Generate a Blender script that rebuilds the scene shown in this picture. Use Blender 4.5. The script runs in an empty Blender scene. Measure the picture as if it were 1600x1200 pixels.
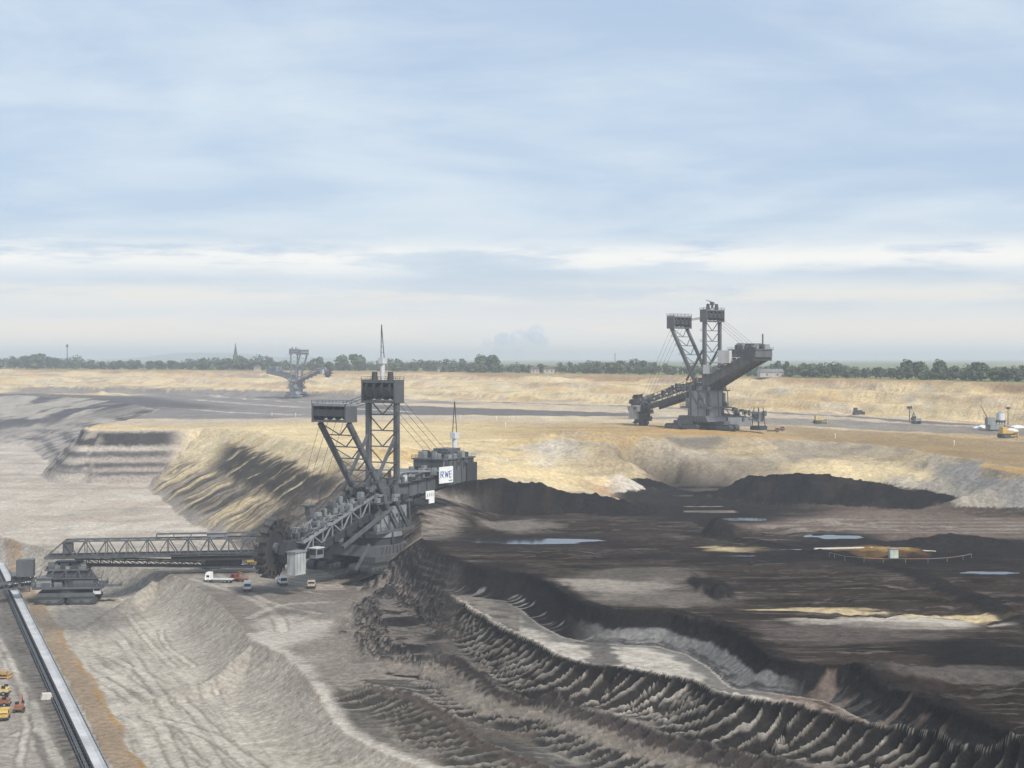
import bpy, bmesh, math, random
import numpy as np
from mathutils import Vector, Matrix

# ---------------------------------------------------------------- camera, sky, sun, exposure
SC = bpy.context.scene
COL = SC.collection
FPX, HOR = 2400.0, 560.0            # focal length and horizon row of the 1600 x 1200 photograph

cam = bpy.data.cameras.new('camera')
cam.lens = 36.0 * FPX / 1600.0
cam.sensor_width = 36.0
cam.shift_y = -(600.0 - HOR) / 1600.0
cam.clip_start = 1.0
cam.clip_end = 60000.0
cam_ob = bpy.data.objects.new('camera', cam)
cam_ob.location = (0, 0, 0)
cam_ob.rotation_euler = (math.radians(90), 0, 0)
COL.objects.link(cam_ob)
SC.camera = cam_ob

SUN_EL, SUN_AZ = math.radians(46), math.radians(144)    # azimuth from +Y (view axis), negative = left
sun = bpy.data.lights.new('sun', 'SUN')
sun.energy = 4.0
sun.angle = math.radians(10.0)
sun.color = (1.0, 0.95, 0.87)
sun_ob = bpy.data.objects.new('sun', sun)
sd = Vector((math.sin(SUN_AZ) * math.cos(SUN_EL), math.cos(SUN_AZ) * math.cos(SUN_EL), math.sin(SUN_EL)))
sun_ob.rotation_euler = sd.to_track_quat('Z', 'Y').to_euler()
sun_ob.location = (0, 0, 400)
COL.objects.link(sun_ob)

SC.view_settings.view_transform = 'Standard'
SC.view_settings.look = 'None'
SC.view_settings.exposure = 0.22
SC.view_settings.gamma = 1.0
SC.cycles.volume_bounces = 1
SC.cycles.max_bounces = 6
SC.cycles.use_denoising = True

world = bpy.data.worlds.new('World')
SC.world = world
world.use_nodes = True
def build_world():
    nt = world.node_tree
    N, L = nt.nodes, nt.links
    N.clear()
    def nd(t, **kw):
        n = N.new(t)
        for k, v in kw.items():
            if k.startswith('i_'):
                n.inputs[int(k[2:])].default_value = v
            else:
                setattr(n, k, v)
        return n
    def math_(op, a, b=None, c=None, clamp=False):
        n = N.new('ShaderNodeMath'); n.operation = op; n.use_clamp = clamp
        for i, v in enumerate((a, b, c)):
            if v is None: continue
            if isinstance(v, (int, float)): n.inputs[i].default_value = v
            else: L.new(v, n.inputs[i])
        return n.outputs[0]
    def mix(f, a, b):
        n = N.new('ShaderNodeMix'); n.data_type = 'RGBA'; n.clamp_factor = True
        L.new(f, n.inputs[0]) if not isinstance(f, float) else setattr(n.inputs[0], 'default_value', f)
        for i, v in ((6, a), (7, b)):
            if isinstance(v, tuple): n.inputs[i].default_value = v + (1,)
            else: L.new(v, n.inputs[i])
        return n.outputs[2]
    def ramp(v, lo, hi):
        n = N.new('ShaderNodeMapRange'); n.interpolation_type = 'SMOOTHSTEP'
        L.new(v, n.inputs[0]); n.inputs[1].default_value = lo; n.inputs[2].default_value = hi
        return n.outputs[0]
    sky = nd('ShaderNodeTexSky', sky_type='NISHITA', sun_disc=False)
    sky.sun_elevation = SUN_EL
    sky.sun_rotation = SUN_AZ
    sky.air_density = 1.0; sky.dust_density = 0.6; sky.ozone_density = 2.0
    tc = nd('ShaderNodeTexCoord')
    sep = nd('ShaderNodeSeparateXYZ'); L.new(tc.outputs['Generated'], sep.inputs[0])
    X, Y, Z = sep.outputs
    zc = math_('MAXIMUM', Z, 0.0)
    # cloud sheet seen in perspective: direction projected on a high plane
    den = math_('ADD', zc, 0.13)
    px = math_('DIVIDE', X, den); py = math_('DIVIDE', Y, den)
    def noise(sx, sy, scale, detail, rough, off, dist=0.0):
        cmb = nd('ShaderNodeCombineXYZ')
        L.new(math_('MULTIPLY', px, sx), cmb.inputs[0]); L.new(math_('MULTIPLY', py, sy), cmb.inputs[1])
        cmb.inputs[2].default_value = off
        n = nd('ShaderNodeTexNoise'); n.inputs['Scale'].default_value = scale
        n.inputs['Detail'].default_value = detail; n.inputs['Roughness'].default_value = rough
        n.inputs['Distortion'].default_value = dist
        L.new(cmb.outputs[0], n.inputs['Vector'])
        return n.outputs['Fac']
    n1 = noise(0.9, 1.0, 0.95, 6.0, 0.55, 3.1, 0.5)       # broad veils
    n2 = noise(0.7, 1.0, 2.6, 7.0, 0.6, 11.7, 0.4)        # finer streaks
    veil = math_('ADD', math_('MULTIPLY', n1, 0.7), math_('MULTIPLY', n2, 0.3))
    veil = ramp(veil, 0.36, 0.66)
    # low banks of bright stratus
    az = math_('ARCTAN2', X, Y)
    def bank(el, half, lo, hi, wob, sc, off):
        cmb = nd('ShaderNodeCombineXYZ'); L.new(math_('MULTIPLY', az, 9.0), cmb.inputs[0]); L.new(math_('MULTIPLY', Z, 60.0), cmb.inputs[1])
        cmb.inputs[2].default_value = off
        n = nd('ShaderNodeTexNoise'); n.inputs['Scale'].default_value = sc; n.inputs['Detail'].default_value = 6.0
        n.inputs['Roughness'].default_value = 0.6
        L.new(cmb.outputs[0], n.inputs['Vector'])
        z2 = math_('ADD', Z, math_('MULTIPLY', math_('SUBTRACT', n.outputs['Fac'], 0.5), wob))
        d = math_('ABSOLUTE', math_('SUBTRACT', z2, el))
        m = math_('SUBTRACT', 1.0, ramp(d, 0.0, half))
        return math_('MULTIPLY', m, ramp(n.outputs['Fac'], lo, hi))
    b1 = bank(0.066, 0.016, 0.40, 0.56, 0.020, 0.8, 1.0)
    b2 = bank(0.042, 0.012, 0.38, 0.58, 0.014, 0.9, 5.0)
    b3 = bank(0.018, 0.014, 0.34, 0.60, 0.010, 1.0, 8.5)
    K = 10.0       # the sky texture is about ten times display white; cloud colours share that scale
    blue = mix(0.80, sky.outputs['Color'], (0.44 * K, 0.55 * K, 0.71 * K))
    c = mix(math_('MULTIPLY', veil, 0.88), blue, (0.63 * K, 0.715 * K, 0.785 * K))
    low = math_('SUBTRACT', 1.0, ramp(Z, 0.0, 0.11))
    c = mix(math_('MULTIPLY', low, 0.55), c, (0.62 * K, 0.66 * K, 0.675 * K))
    glow = math_('SUBTRACT', 1.0, ramp(Z, 0.0, 0.055))
    c = mix(math_('MULTIPLY', glow, 0.75), c, (0.86 * K, 0.81 * K, 0.735 * K))
    c = mix(math_('MULTIPLY', b1, 0.88), c, (0.88 * K, 0.87 * K, 0.83 * K))
    c = mix(math_('MULTIPLY', b2, 0.75), c, (0.80 * K, 0.77 * K, 0.70 * K))
    c = mix(math_('MULTIPLY', b3, 0.65), c, (0.86 * K, 0.77 * K, 0.685 * K))
    # far below the horizon: dull ground light
    c = mix(ramp(Z, -0.02, -0.10), c, (0.25 * K, 0.23 * K, 0.21 * K))
    bg = nd('ShaderNodeBackground'); bg.inputs['Strength'].default_value = 0.1
    L.new(c, bg.inputs[0])
    out = nd('ShaderNodeOutputWorld'); L.new(bg.outputs[0], out.inputs[0])
build_world()

# ---------------------------------------------------------------- helpers
def P(u, v, Z):
    """place on level Z of the pit that the photograph shows at column u, row v"""
    Y = -Z * FPX / (v - HOR)
    return ((u - 800.0) / FPX * Y, Y)
def P3(u, v, Z):
    x, y = P(u, v, Z)
    return Vector((x, y, Z))

def tag(o, label=None, cat=None, group=None, kind=None):
    if label: o['label'] = label
    if cat: o['category'] = cat
    if group: o['group'] = group
    if kind: o['kind'] = kind
    return o

_mats = {}
def mat(name, col, rough=0.7, metal=0.0, var=0.25, scale=0.6, streak=False):
    """weathered surface: base colour broken up by grime noise"""
    if name in _mats: return _mats[name]
    m = bpy.data.materials.new(name); m.use_nodes = True
    nt = m.node_tree; N, L = nt.nodes, nt.links
    b = N['Principled BSDF']
    b.inputs['Roughness'].default_value = rough; b.inputs['Metallic'].default_value = metal
    tc = N.new('ShaderNodeTexCoord')
    mp = N.new('ShaderNodeMapping'); mp.inputs['Scale'].default_value = (1, 1, 0.25) if streak else (1, 1, 1)
    L.new(tc.outputs['Object'], mp.inputs[0])
    n = N.new('ShaderNodeTexNoise'); n.inputs['Scale'].default_value = scale; n.inputs['Detail'].default_value = 6; n.inputs['Roughness'].default_value = 0.65
    L.new(mp.outputs[0], n.inputs['Vector'])
    r = N.new('ShaderNodeMapRange'); r.inputs[1].default_value = 0.3; r.inputs[2].default_value = 0.7
    r.inputs[3].default_value = 1 - var; r.inputs[4].default_value = 1 + var
    L.new(n.outputs['Fac'], r.inputs[0])
    v = N.new('ShaderNodeVectorMath'); v.operation = 'SCALE'; v.inputs[0].default_value = col
    L.new(r.outputs[0], v.inputs['Scale'])
    L.new(v.outputs[0], b.inputs['Base Color'])
    _mats[name] = m
    return m

class MB:
    """collects simple solids into one mesh"""
    def __init__(s): s.v = []; s.f = []
    def add(s, vs, fs):
        o = len(s.v); s.v += [tuple(p) for p in vs]; s.f += [tuple(i + o for i in f) for f in fs]; return s
    def box(s, c, d, rot=None, top=1.0):
        hx, hy, hz = d[0] / 2, d[1] / 2, d[2] / 2
        vs = []
        for z in (-1, 1):
            k = top if z > 0 else 1.0
            for x, y in ((-1, -1), (1, -1), (1, 1), (-1, 1)):
                p = Vector((x * hx * k, y * hy * k, z * hz))
                if rot is not None: p = rot @ p
                vs.append(Vector(c) + p)
        return s.add(vs, [(3, 2, 1, 0), (4, 5, 6, 7), (0, 1, 5, 4), (1, 2, 6, 5), (2, 3, 7, 6), (3, 0, 4, 7)])
    def beam(s, a, b, w, h=None, w2=None):
        a, b = Vector(a), Vector(b); h = h or w; k = (w2 / w) if w2 else 1.0
        d = (b - a); 
        if d.length < 1e-6: return s
        d.normalize()
        up = Vector((0, 0, 1)) if abs(d.z) < 0.95 else Vector((1, 0, 0))
        x = d.cross(up).normalized(); y = x.cross(d).normalized()
        vs = []
        for p, q in ((a, 1.0), (b, k)):
            for i, j in ((-1, -1), (1, -1), (1, 1), (-1, 1)):
                vs.append(p + x * i * w / 2 * q + y * j * h / 2 * q)
        return s.add(vs, [(3, 2, 1, 0), (4, 5, 6, 7), (0, 1, 5, 4), (1, 2, 6, 5), (2, 3, 7, 6), (3, 0, 4, 7)])
    def cyl(s, a, b, r, r2=None, n=12):
        a, b = Vector(a), Vector(b); r2 = r if r2 is None else r2
        d = (b - a).normalized()
        up = Vector((0, 0, 1)) if abs(d.z) < 0.95 else Vector((1, 0, 0))
        x = d.cross(up).normalized(); y = x.cross(d).normalized()
        vs = []
        for p, q in ((a, r), (b, r2)):
            for i in range(n):
                t = 2 * math.pi * i / n
                vs.append(p + (x * math.cos(t) + y * math.sin(t)) * q)
        fs = [(i, (i + 1) % n, n + (i + 1) % n, n + i) for i in range(n)]
        fs += [tuple(range(n - 1, -1, -1)), tuple(range(n, 2 * n))]
        return s.add(vs, fs)
    def prism(s, prof, y0, y1):
        """profile of (x, z) points extruded along y"""
        n = len(prof)
        vs = [(x, y0, z) for x, z in prof] + [(x, y1, z) for x, z in prof]
        fs = [(i, (i + 1) % n, n + (i + 1) % n, n + i) for i in range(n)]
        return s.add(vs, fs + [tuple(range(n - 1, -1, -1)), tuple(range(n, 2 * n))])
    def mesh(s, name):
        m = bpy.data.meshes.new(name); m.from_pydata(s.v, [], s.f); m.update()
        return m
    def build(s, name, material, parent=None, loc=None, rz=None):
        o = bpy.data.objects.new(name, s.mesh(name)); COL.objects.link(o)
        if material: o.data.materials.append(material)
        if parent: o.parent = parent
        if loc is not None: o.location = loc
        if rz is not None: o.rotation_euler = (0, 0, rz)
        return o
def empty(name, loc, rz=0.0):
    o = bpy.data.objects.new(name, None); COL.objects.link(o)
    o.location = loc; o.rotation_euler = (0, 0, rz); o.empty_display_size = 0.5
    return o
def copy_tree(o, parent=None):
    c = o.copy(); COL.objects.link(c); c.parent = parent
    for ch in list(o.children): copy_tree(ch, c)
    return c

# ---------------------------------------------------------------- numeric noise and polyline fields
from concurrent.futures import ThreadPoolExecutor
_pool = ThreadPoolExecutor(4)
_rs = np.random.RandomState(7)
_perm = np.tile(_rs.permutation(1024).astype(np.int32), 2)
_gx = np.tile(np.cos(np.arange(1024) * 2 * math.pi / 1024), 2).astype(np.float32); _gy = np.tile(np.sin(np.arange(1024) * 2 * math.pi / 1024), 2).astype(np.float32)
def vnoise(x, y, seed=0):
    fx0, fy0 = np.floor(x), np.floor(y)
    ix = (fx0.astype(np.int32) + seed * 131) & 1023; iy = (fy0.astype(np.int32) + seed * 57) & 1023
    fx, fy = (x - fx0).astype(np.float32), (y - fy0).astype(np.float32)
    ux = fx * fx * fx * (fx * (fx * 6 - 15) + 10); uy = fy * fy * fy * (fy * (fy * 6 - 15) + 10)
    pa = _perm[ix] + iy; pb = _perm[ix + 1] + iy
    def g(p, dx, dy):
        h = _perm[p]
        return _gx[h] * (fx - dx) + _gy[h] * (fy - dy)
    a = g(pa, 0, 0); b = g(pb, 1, 0); c = g(pa + 1, 0, 1) if False else g((pa + 1) & 2047, 0, 1); d = g((pb + 1) & 2047, 1, 1)
    return ((a + (b - a) * ux) * (1 - uy) + (c + (d - c) * ux) * uy) * 1.5
def _fbm(x, y, scale, octv, seed, rough):
    r = np.zeros(x.shape, np.float32); a = 1.0; t = 0.0; f = 1.0 / scale
    for i in range(octv):
        r += a * vnoise(x * f, y * f, seed + i * 17); t += a; a *= rough; f *= 2.03
    return r / t * 1.4
def fbm(x, y, scale, octv=4, seed=0, rough=0.5):
    x, y = np.broadcast_arrays(x, y)
    k = 40000
    if len(x) <= k: return _fbm(x, y, scale, octv, seed, rough)
    parts = list(_pool.map(lambda i: _fbm(x[i:i + k], y[i:i + k], scale, octv, seed, rough), range(0, len(x), k)))
    return np.concatenate(parts)
def sm(a, b, x):
    t = np.clip((x - a) / (b - a), 0, 1); return t * t * (3 - 2 * t)
def smooth_line(pts, n=3):
    """Catmull-Rom through rows of numbers"""
    p = np.array(pts, float); out = []
    for i in range(len(p) - 1):
        a = p[max(i - 1, 0)]; b = p[i]; c = p[i + 1]; d = p[min(i + 2, len(p) - 1)]
        for k in range(n):
            t = k / n
            out.append(0.5 * (2 * b + (c - a) * t + (2 * a - 5 * b + 4 * c - d) * t * t + (3 * b - a - 3 * c + d) * t ** 3))
    out.append(p[-1])
    return np.array(out)
def pline(x, y, line, close, cap=1e9):
    """signed distance (inside the low region positive), arc length, and line columns 2.. interpolated"""
    line = np.asarray(line, float)
    A, B = line[:-1], line[1:]
    D = B[:, :2] - A[:, :2]; L2 = (D ** 2).sum(1); LN = np.sqrt(L2); ACC = np.concatenate([[0], np.cumsum(LN)])
    poly = [tuple(p[:2]) for p in line] + list(close)
    edges = [(p, q) for p, q in zip(poly, poly[1:] + poly[:1]) if p[1] != q[1]]
    ncol = line.shape[1] - 2; nc = len(CT)
    out = np.empty((2 + ncol, len(x)), np.float32)
    X2, Y2, O2 = x.reshape(-1, nc), y.reshape(-1, nc), out.reshape(2 + ncol, -1, nc)
    def pip(px, py):
        ins = np.zeros(np.shape(px), bool)
        for (x0, y0), (x1, y1) in edges:
            ins ^= ((y0 > py) != (y1 > py)) & (px < (x1 - x0) * (py - y0) / (y1 - y0) + x0)
        return ins
    def tile(rc):
        r, c = rc
        tx, ty = X2[r:r + 48, c:c + 48], Y2[r:r + 48, c:c + 48]
        cx, cy = (tx.min() + tx.max()) / 2, (ty.min() + ty.max()) / 2
        R = math.hypot(tx.max() - cx, ty.max() - cy)
        tt = np.clip(((cx - A[:, 0]) * D[:, 0] + (cy - A[:, 1]) * D[:, 1]) / L2, 0, 1)
        dc = np.hypot(cx - A[:, 0] - tt * D[:, 0], cy - A[:, 1] - tt * D[:, 1])
        o = O2[:, r:r + 48, c:c + 48]
        if dc.min() > R + cap:
            j = int(dc.argmin()); o[0] = dc[j] if pip(cx, cy) else -dc[j]; o[1] = ACC[j] + tt[j] * LN[j]
            for q in range(ncol): o[2 + q] = A[j, 2 + q] + tt[j] * (B[j, 2 + q] - A[j, 2 + q])
            return
        keep = np.nonzero(dc <= dc.min() + 2 * R + 1e-6)[0]
        best = np.full(tx.shape, 1e18)
        for j in keep:
            t = np.clip(((tx - A[j, 0]) * D[j, 0] + (ty - A[j, 1]) * D[j, 1]) / L2[j], 0, 1)
            d2 = (tx - A[j, 0] - t * D[j, 0]) ** 2 + (ty - A[j, 1] - t * D[j, 1]) ** 2
            k = d2 < best
            best[k] = d2[k]; o[1][k] = ACC[j] + t[k] * LN[j]
            for q in range(ncol): o[2 + q][k] = A[j, 2 + q] + t[k] * (B[j, 2 + q] - A[j, 2 + q])
        d = np.sqrt(best)
        if dc.min() > R * 1.05 + 0.01:
            if not pip(cx, cy): d = -d
        else:
            d[~pip(tx, ty)] *= -1
        o[0] = d
    list(_pool.map(tile, [(r, c) for r in range(0, X2.shape[0], 48) for c in range(0, nc, 48)]))
    return list(out)
# ---------------------------------------------------------------- the pit: one ground sheet from the camera's rim to the horizon
GZ, FZ, EZ, DZ, BZ, AZ = -16.5, -40.0, -48.0, -60.0, -75.0, -84.0     # plain, sand bench, middle bench, coal bench, digger floor, belt floor
PALE = np.array((0.40, 0.355, 0.30)); WHITE = np.array((0.52, 0.475, 0.41)); GREY = np.array((0.17, 0.155, 0.14))
COAL = np.array((0.011, 0.010, 0.010)); BROWN = np.array((0.038, 0.029, 0.024)); YEL = np.array((0.46, 0.325, 0.15))
PYEL = np.array((0.58, 0.46, 0.27)); ORANGE = np.array((0.36, 0.21, 0.075)); PINK = np.array((0.36, 0.27, 0.22)); TAN = np.array((0.30, 0.215, 0.12))
SLATE = np.array((0.075, 0.072, 0.075)); DUST = np.array((0.24, 0.21, 0.18)); FIELD = np.array((0.10, 0.14, 0.055))

def rows():
    r = list(np.geomspace(4, 228, 34)); y = 230.0
    while y < 15000:
        r.append(y)
        y *= 1.00118 if y < 620 else 1.0023 if y < 885 else 1.0007 if y < 972 else 1.0023 if y < 1120 else 1.0042 if y < 2700 else 1.06
    return np.array(r)
RY = rows()
CT = np.concatenate([-np.geomspace(1.12, 0.412, 14), np.linspace(-0.40, 0.40, 664), np.geomspace(0.412, 1.12, 14)])
YY = np.repeat(RY, len(CT)).astype(np.float32)
XX = (np.tile(CT, len(RY)) * YY).astype(np.float32)
H = np.full(XX.shape, GZ, np.float32)
C = np.zeros((len(XX), 3), np.float32)

def sel(y0, y1):
    a = np.searchsorted(RY, y0) * len(CT); b = np.searchsorted(RY, y1) * len(CT)
    return slice(a, b)
def slope_of(sl):
    """steepness of the sheet as built so far"""
    nc = len(CT); h = H[sl].reshape(-1, nc); xx = XX[sl].reshape(-1, nc); yy = YY[sl].reshape(-1, nc)[:, 0]
    gx = np.gradient(h, axis=1) / np.maximum(np.gradient(xx, axis=1), 1e-3); gy = np.gradient(h, axis=0) / np.maximum(np.gradient(yy), 1e-3)[:, None]
    return np.sqrt(gx * gx + gy * gy).ravel().astype(np.float32)
def paint(sl, m, col):
    m = np.clip(m, 0, 1)[:, None]
    C[sl] = C[sl] * (1 - m) + np.asarray(col, np.float32) * m
def blob(x, y, u, v, du, dv, Z, edge=0.35, seed=0, warp=0.5):
    """soft irregular patch lying on level Z; position and half size as columns and rows of the photograph"""
    y0, y1 = P(u, v + dv, Z)[1], P(u, v - dv, Z)[1]
    cx, cy = P(u, v, Z); rx = du / FPX * cy; ry = (y1 - y0) / 2
    out = np.zeros(x.shape, np.float32); k = np.nonzero((np.abs(x - cx) < 2.6 * rx) & (np.abs(y - cy) < 2.6 * ry))[0]
    if len(k):
        a, b = x[k], y[k]
        r = np.sqrt(((a - cx) / rx) ** 2 + ((b - cy) / ry) ** 2) + warp * fbm(a / rx, b / ry, 0.9, 4, seed + int(u))
        out[k] = 1 - sm(1 - edge, 1 + edge, r)
    return out

# --- plain and far pit wall
sl = sel(0, 99999); x, y = XX[sl], YY[sl]
C[:] = FIELD
n = fbm(x, y, 260, 3, 5)
paint(sl, sm(-0.1, 0.25, n), (0.20, 0.19, 0.09)); paint(sl, sm(0.15, 0.4, fbm(x, y, 400, 3, 9)) * 0.7, (0.30, 0.25, 0.14))
H += 0.6 * n
F_all = (FZ - 3.5 * sm(-80, -240, XX) - 6.0 * sm(100, 200, XX) * (1 - sm(850, 1100, YY))).astype(np.float32)
k_ = YY < 900; H[k_] = F_all[k_]; H[YY < 182] = AZ
rim = [P(1900, 603, GZ) + (50,), P(1600, 598, GZ) + (60,), P(1400, 594, GZ) + (90,), P(1200, 589.5, GZ) + (120,), P(1000, 586, GZ) + (180,), P(800, 583.5, GZ) + (230,),
       P(600, 581, GZ) + (280,), P(400, 579, GZ) + (300,), P(200, 578, GZ) + (320,), P(0, 577, GZ) + (340,), P(-400, 575.5, GZ) + (360,), (-4200, 4000, 400)]
sl = sel(850, 4200); x, y = XX[sl], YY[sl]
wx = x + 14 * fbm(x, y, 90, 4, 21); wy = y + 14 * fbm(x, y, 90, 4, 22)
d, s, w = pline(wx, wy, rim, [(-4200, -50), (1900, -50)])
t = np.clip(d / w, 0, 1)
steps = (t * 3 + 0.35 * fbm(s, d * 4, 120, 3, 23)); k = np.floor(steps); fr = steps - k
prof = np.clip((k + sm(0.0, 0.62, fr)) / 3.0, 0, 1)
Fl = F_all[sl]
Hn = GZ + (Fl - GZ) * prof
Hn += np.where((t > 0) & (t < 1), 1.3 * fbm(s, d, 22, 3, 29), 0)
H[sl] = np.where(d > 0, Hn, H[sl])
m = sm(-4, 2, d)
st = t * 26 + 1.8 * fbm(s, d * 3, 200, 4, 31) + 0.5 * fbm(s, d, 25, 3, 32)
paint(sl, m, PYEL * 0.92)
paint(sl, m * sm(0.0, 0.5, fbm(st * 1.0, s * 0.012, 2.2, 3, 33)), YEL)
paint(sl, m * sm(0.05, 0.45, fbm(st * 1.4, s * 0.010, 2.2, 3, 34)) * 0.8, (0.40, 0.27, 0.17))
paint(sl, m * sm(0.12, 0.5, fbm(st * 1.6, s * 0.012, 2.0, 3, 36)) * 0.7, (0.24, 0.20, 0.17))
paint(sl, m * sm(0.2, 0.5, fbm(s, d * 4, 80, 4, 35)) * 0.4, WHITE * 0.9)
paint(sl, m * (1 - sm(0.04, 0.14, t)) * 0.75, (0.27, 0.16, 0.09))
paint(sl, sm(-22, -6, d) * (1 - sm(-4, 0, d)) * 0.5, (0.20, 0.26, 0.07))
# --- sand bench F beyond the wall foot
m = sm(0.93, 1.0, t)
paint(sl, m, PALE * np.array((1.04, 0.97, 0.86)))
dd = d - w
for a, b, cc, q in ((6, 26, SLATE, 0.75), (44, 52, SLATE * 1.6, 0.6), (70, 240, PYEL, 0.35)):
    paint(sl, m * sm(a, a + 5, dd) * (1 - sm(b - 5, b, dd)) * q * sm(-0.45, 0.1, fbm(s, d, 170, 3, 40)), cc)
H[sl] += np.where(m > 0.5, 0.7 * fbm(x, y, 40, 3, 41), 0)

sl = sel(400, 2700); x, y = XX[sl], YY[sl]
onF = (H[sl] < FZ + 3.5).astype(np.float32)
n = fbm(x, y, 120, 4, 44)
near = (1 - sm(880, 1010, y + 25 * n + 0.12 * x))
paint(sl, onF * near, TAN * 1.15); paint(sl, onF * near * sm(-0.25, 0.35, fbm(x, y * 3, 90, 4, 45)), YEL * 0.85)
paint(sl, onF * near * sm(0.1, 0.5, fbm(x, y * 5, 60, 4, 46)) * 0.6, DUST)
left = 1 - sm(-60, 40, x - 0.0 * y)
paint(sl, onF * near * left, PYEL * 0.95)
# grey belts and haul roads that cross the bench behind the digger, from upper left to lower right
def belt(u0, v0, u1, v1, wpx, col, q, wob=6):
    a = P(u0, v0, FZ - 2); b = P(u1, v1, FZ - 2)
    dd_, ss_ = pline(x + wob * fbm(x, y, 70, 3, int(u0) + 3), y + wob * 2 * fbm(x, y, 70, 3, int(v0)), [a, b], [(0, -10)])[:2]
    hw = np.maximum(wpx / FPX * (y / (FZ / (HOR - v1) * -1) * 0 + y) * 3.0, 1.0)
    paint(sl, onF * (1 - sm(0.75, 1.1, np.abs(dd_) / hw)) * q, col)
def band(pts, v0v1, col, q, seed, soft=1.5, nz=3.0):
    """strip of ground between two row lines of level F, corner rows given at stations along u"""
    us = np.array([p[0] for p in pts], float); lo = np.array([p[1] for p in pts], float); hi = np.array([p[2] for p in pts], float)
    ya = -(FZ - 2) * FPX / (lo - HOR); yb = -(FZ - 2) * FPX / (hi - HOR)
    Lx = np.array([(u - 800) / FPX * a for u, a in zip(us, ya)])
    y_far = np.interp(x, Lx, ya); y_near = np.interp(x, [(u - 800) / FPX * b for u, b in zip(us, yb)], yb)
    g = fbm(x, y, 130, 4, seed)
    wv = (y_far - y_near) * 0.25
    m_ = sm(0, 1, (y - y_near + nz * 4 * g) / (soft * 6)) * sm(0, 1, (y_far - y + nz * 4 * g) / (soft * 6))
    ins_ = sm(Lx[0] - 20, Lx[0] + 20, x) * (1 - sm(Lx[-1] - 20, Lx[-1] + 20, x))
    paint(sl, onF * m_ * ins_ * q, col)
band([(250, 612, 652), (420, 616, 655), (560, 618, 657), (640, 620, 655)], 0, SLATE * 2.0, 0.85, 51, 4)
band([(60, 609, 613), (420, 612, 617), (700, 622, 626), (1000, 631, 634), (1600, 652, 655)], 0, SLATE * 1.7, 0.75, 52, 2, 1.5)
band([(560, 634, 652), (720, 640, 654), (1000, 649, 655)], 0, SLATE * 1.5, 0.95, 53, 2)
band([(650, 629, 634), (740, 632, 636)], 0, SLATE * 2, 0.8, 57, 2)
band([(960, 656, 660), (1250, 656, 664), (1700, 668, 676)], 0, SLATE * 1.7, 0.7, 54, 2, 1)
for a, b, c_ in (((300, 622), (640, 648), 1.2), ((250, 634), (560, 655), 1.0), ((330, 618), (700, 640), 0.8)):
    pa, pb = P(a[0], a[1], FZ - 2), P(b[0], b[1], FZ - 2)
    dd_ = pline(x + 3 * fbm(x, y, 60, 2, 58), y, [pa, pb], [(0, -10)], 20)[0]
    paint(sl, onF * (1 - sm(3 * c_, 6 * c_, np.abs(dd_))) * 0.85, PALE)
band([(1180, 662, 682), (1400, 668, 690), (1700, 685, 730)], 0, TAN * 0.78, 0.75, 55, 3)
band([(1000, 676, 682), (1250, 682, 688), (1420, 696, 702), (1700, 732, 742)], 0, ORANGE * 1.1, 0.8, 56, 2)

# --- E: the sand basin that falls from bench F to the coal
sl = sel(180, 1000); x, y = XX[sl], YY[sl]
E_field = EZ + (DZ - EZ) * sm(-15, 80, x) + 8.5 * sm(695, 748, y) * sm(15, 60, x) * (1 - sm(165, 200, x))
rimE = [(-60, 560, 30), P(560, 706, FZ) + (40,), P(640, 694, FZ) + (70,), P(720, 686, FZ) + (90,), P(850, 686, FZ) + (80,), P(950, 690, FZ) + (48,), P(1050, 684, FZ) + (44,), P(1180, 684, -41.5) + (60,),
        P(1300, 686, -43.5) + (66,), P(1390, 694, -45) + (66,), P(1450, 706, -46) + (60,), P(1520, 722, -46) + (46,), P(1600, 748, -46) + (36,), P(1760, 800, -46) + (36,), (190, 250, 30), (190, 150, 30)]
n1 = fbm(x, y, 46, 4, 61)
d, s, w = pline(x + 9 * n1, y + 9 * fbm(x, y, 46, 4, 62), smooth_line(rimE, 2), [(-60, 150)], 130)
t = np.clip(d / w, 0, 1); S_ = 1 - (1 - t) ** 1.5
H[sl] = np.where(d > 0, H[sl] + (np.minimum(E_field, H[sl]) - H[sl]) * S_, H[sl])
inE = sm(-2, 2, d)
H[sl] += inE * (2.6 * fbm(x, y, 38, 5, 63) * sm(0.1, 0.5, t))
gul = np.abs(fbm(s * 1.0, d * 0.25, 12, 4, 64))
rightside = sm(70, 150, x)
H[sl] -= inE * (t < 1) * np.sin(np.pi * t) * gul * (1.0 + 1.2 * rightside)
paint(sl, inE, PYEL * 0.92)
paint(sl, inE * sm(0.05, 0.45, fbm(x, y * 1.5, 50, 4, 65)) * 0.8, WHITE * 0.85)
paint(sl, inE * sm(0.05, 0.45, fbm(x, y * 1.2, 60, 4, 66)) * 0.8, YEL)
H[sl] += inE * (0.9 * fbm(x, y, 9, 4, 69, 0.6))
paint(sl, inE * rightside * 0.85 * sm(-0.4, 0.1, fbm(x, y, 70, 4, 70)), np.array((0.29, 0.25, 0.19)))
paint(sl, inE * rightside * sm(0.0, 0.35, fbm(s, d * 0.3, 22, 4, 67)) * 0.8, np.array((0.19, 0.18, 0.17)))
paint(sl, inE * rightside * sm(0.2, 0.5, fbm(s, d * 0.8, 40, 4, 68)) * (1 - sm(0.35, 0.8, t)) * 0.5, YEL * 0.8)
paint(sl, inE * rightside * sm(0.55, 0.95, t) * 0.7, DUST * 0.8)
paint(sl, inE * sm(12, 50, x) * 0.55, np.array((0.27, 0.215, 0.145)))
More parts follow.
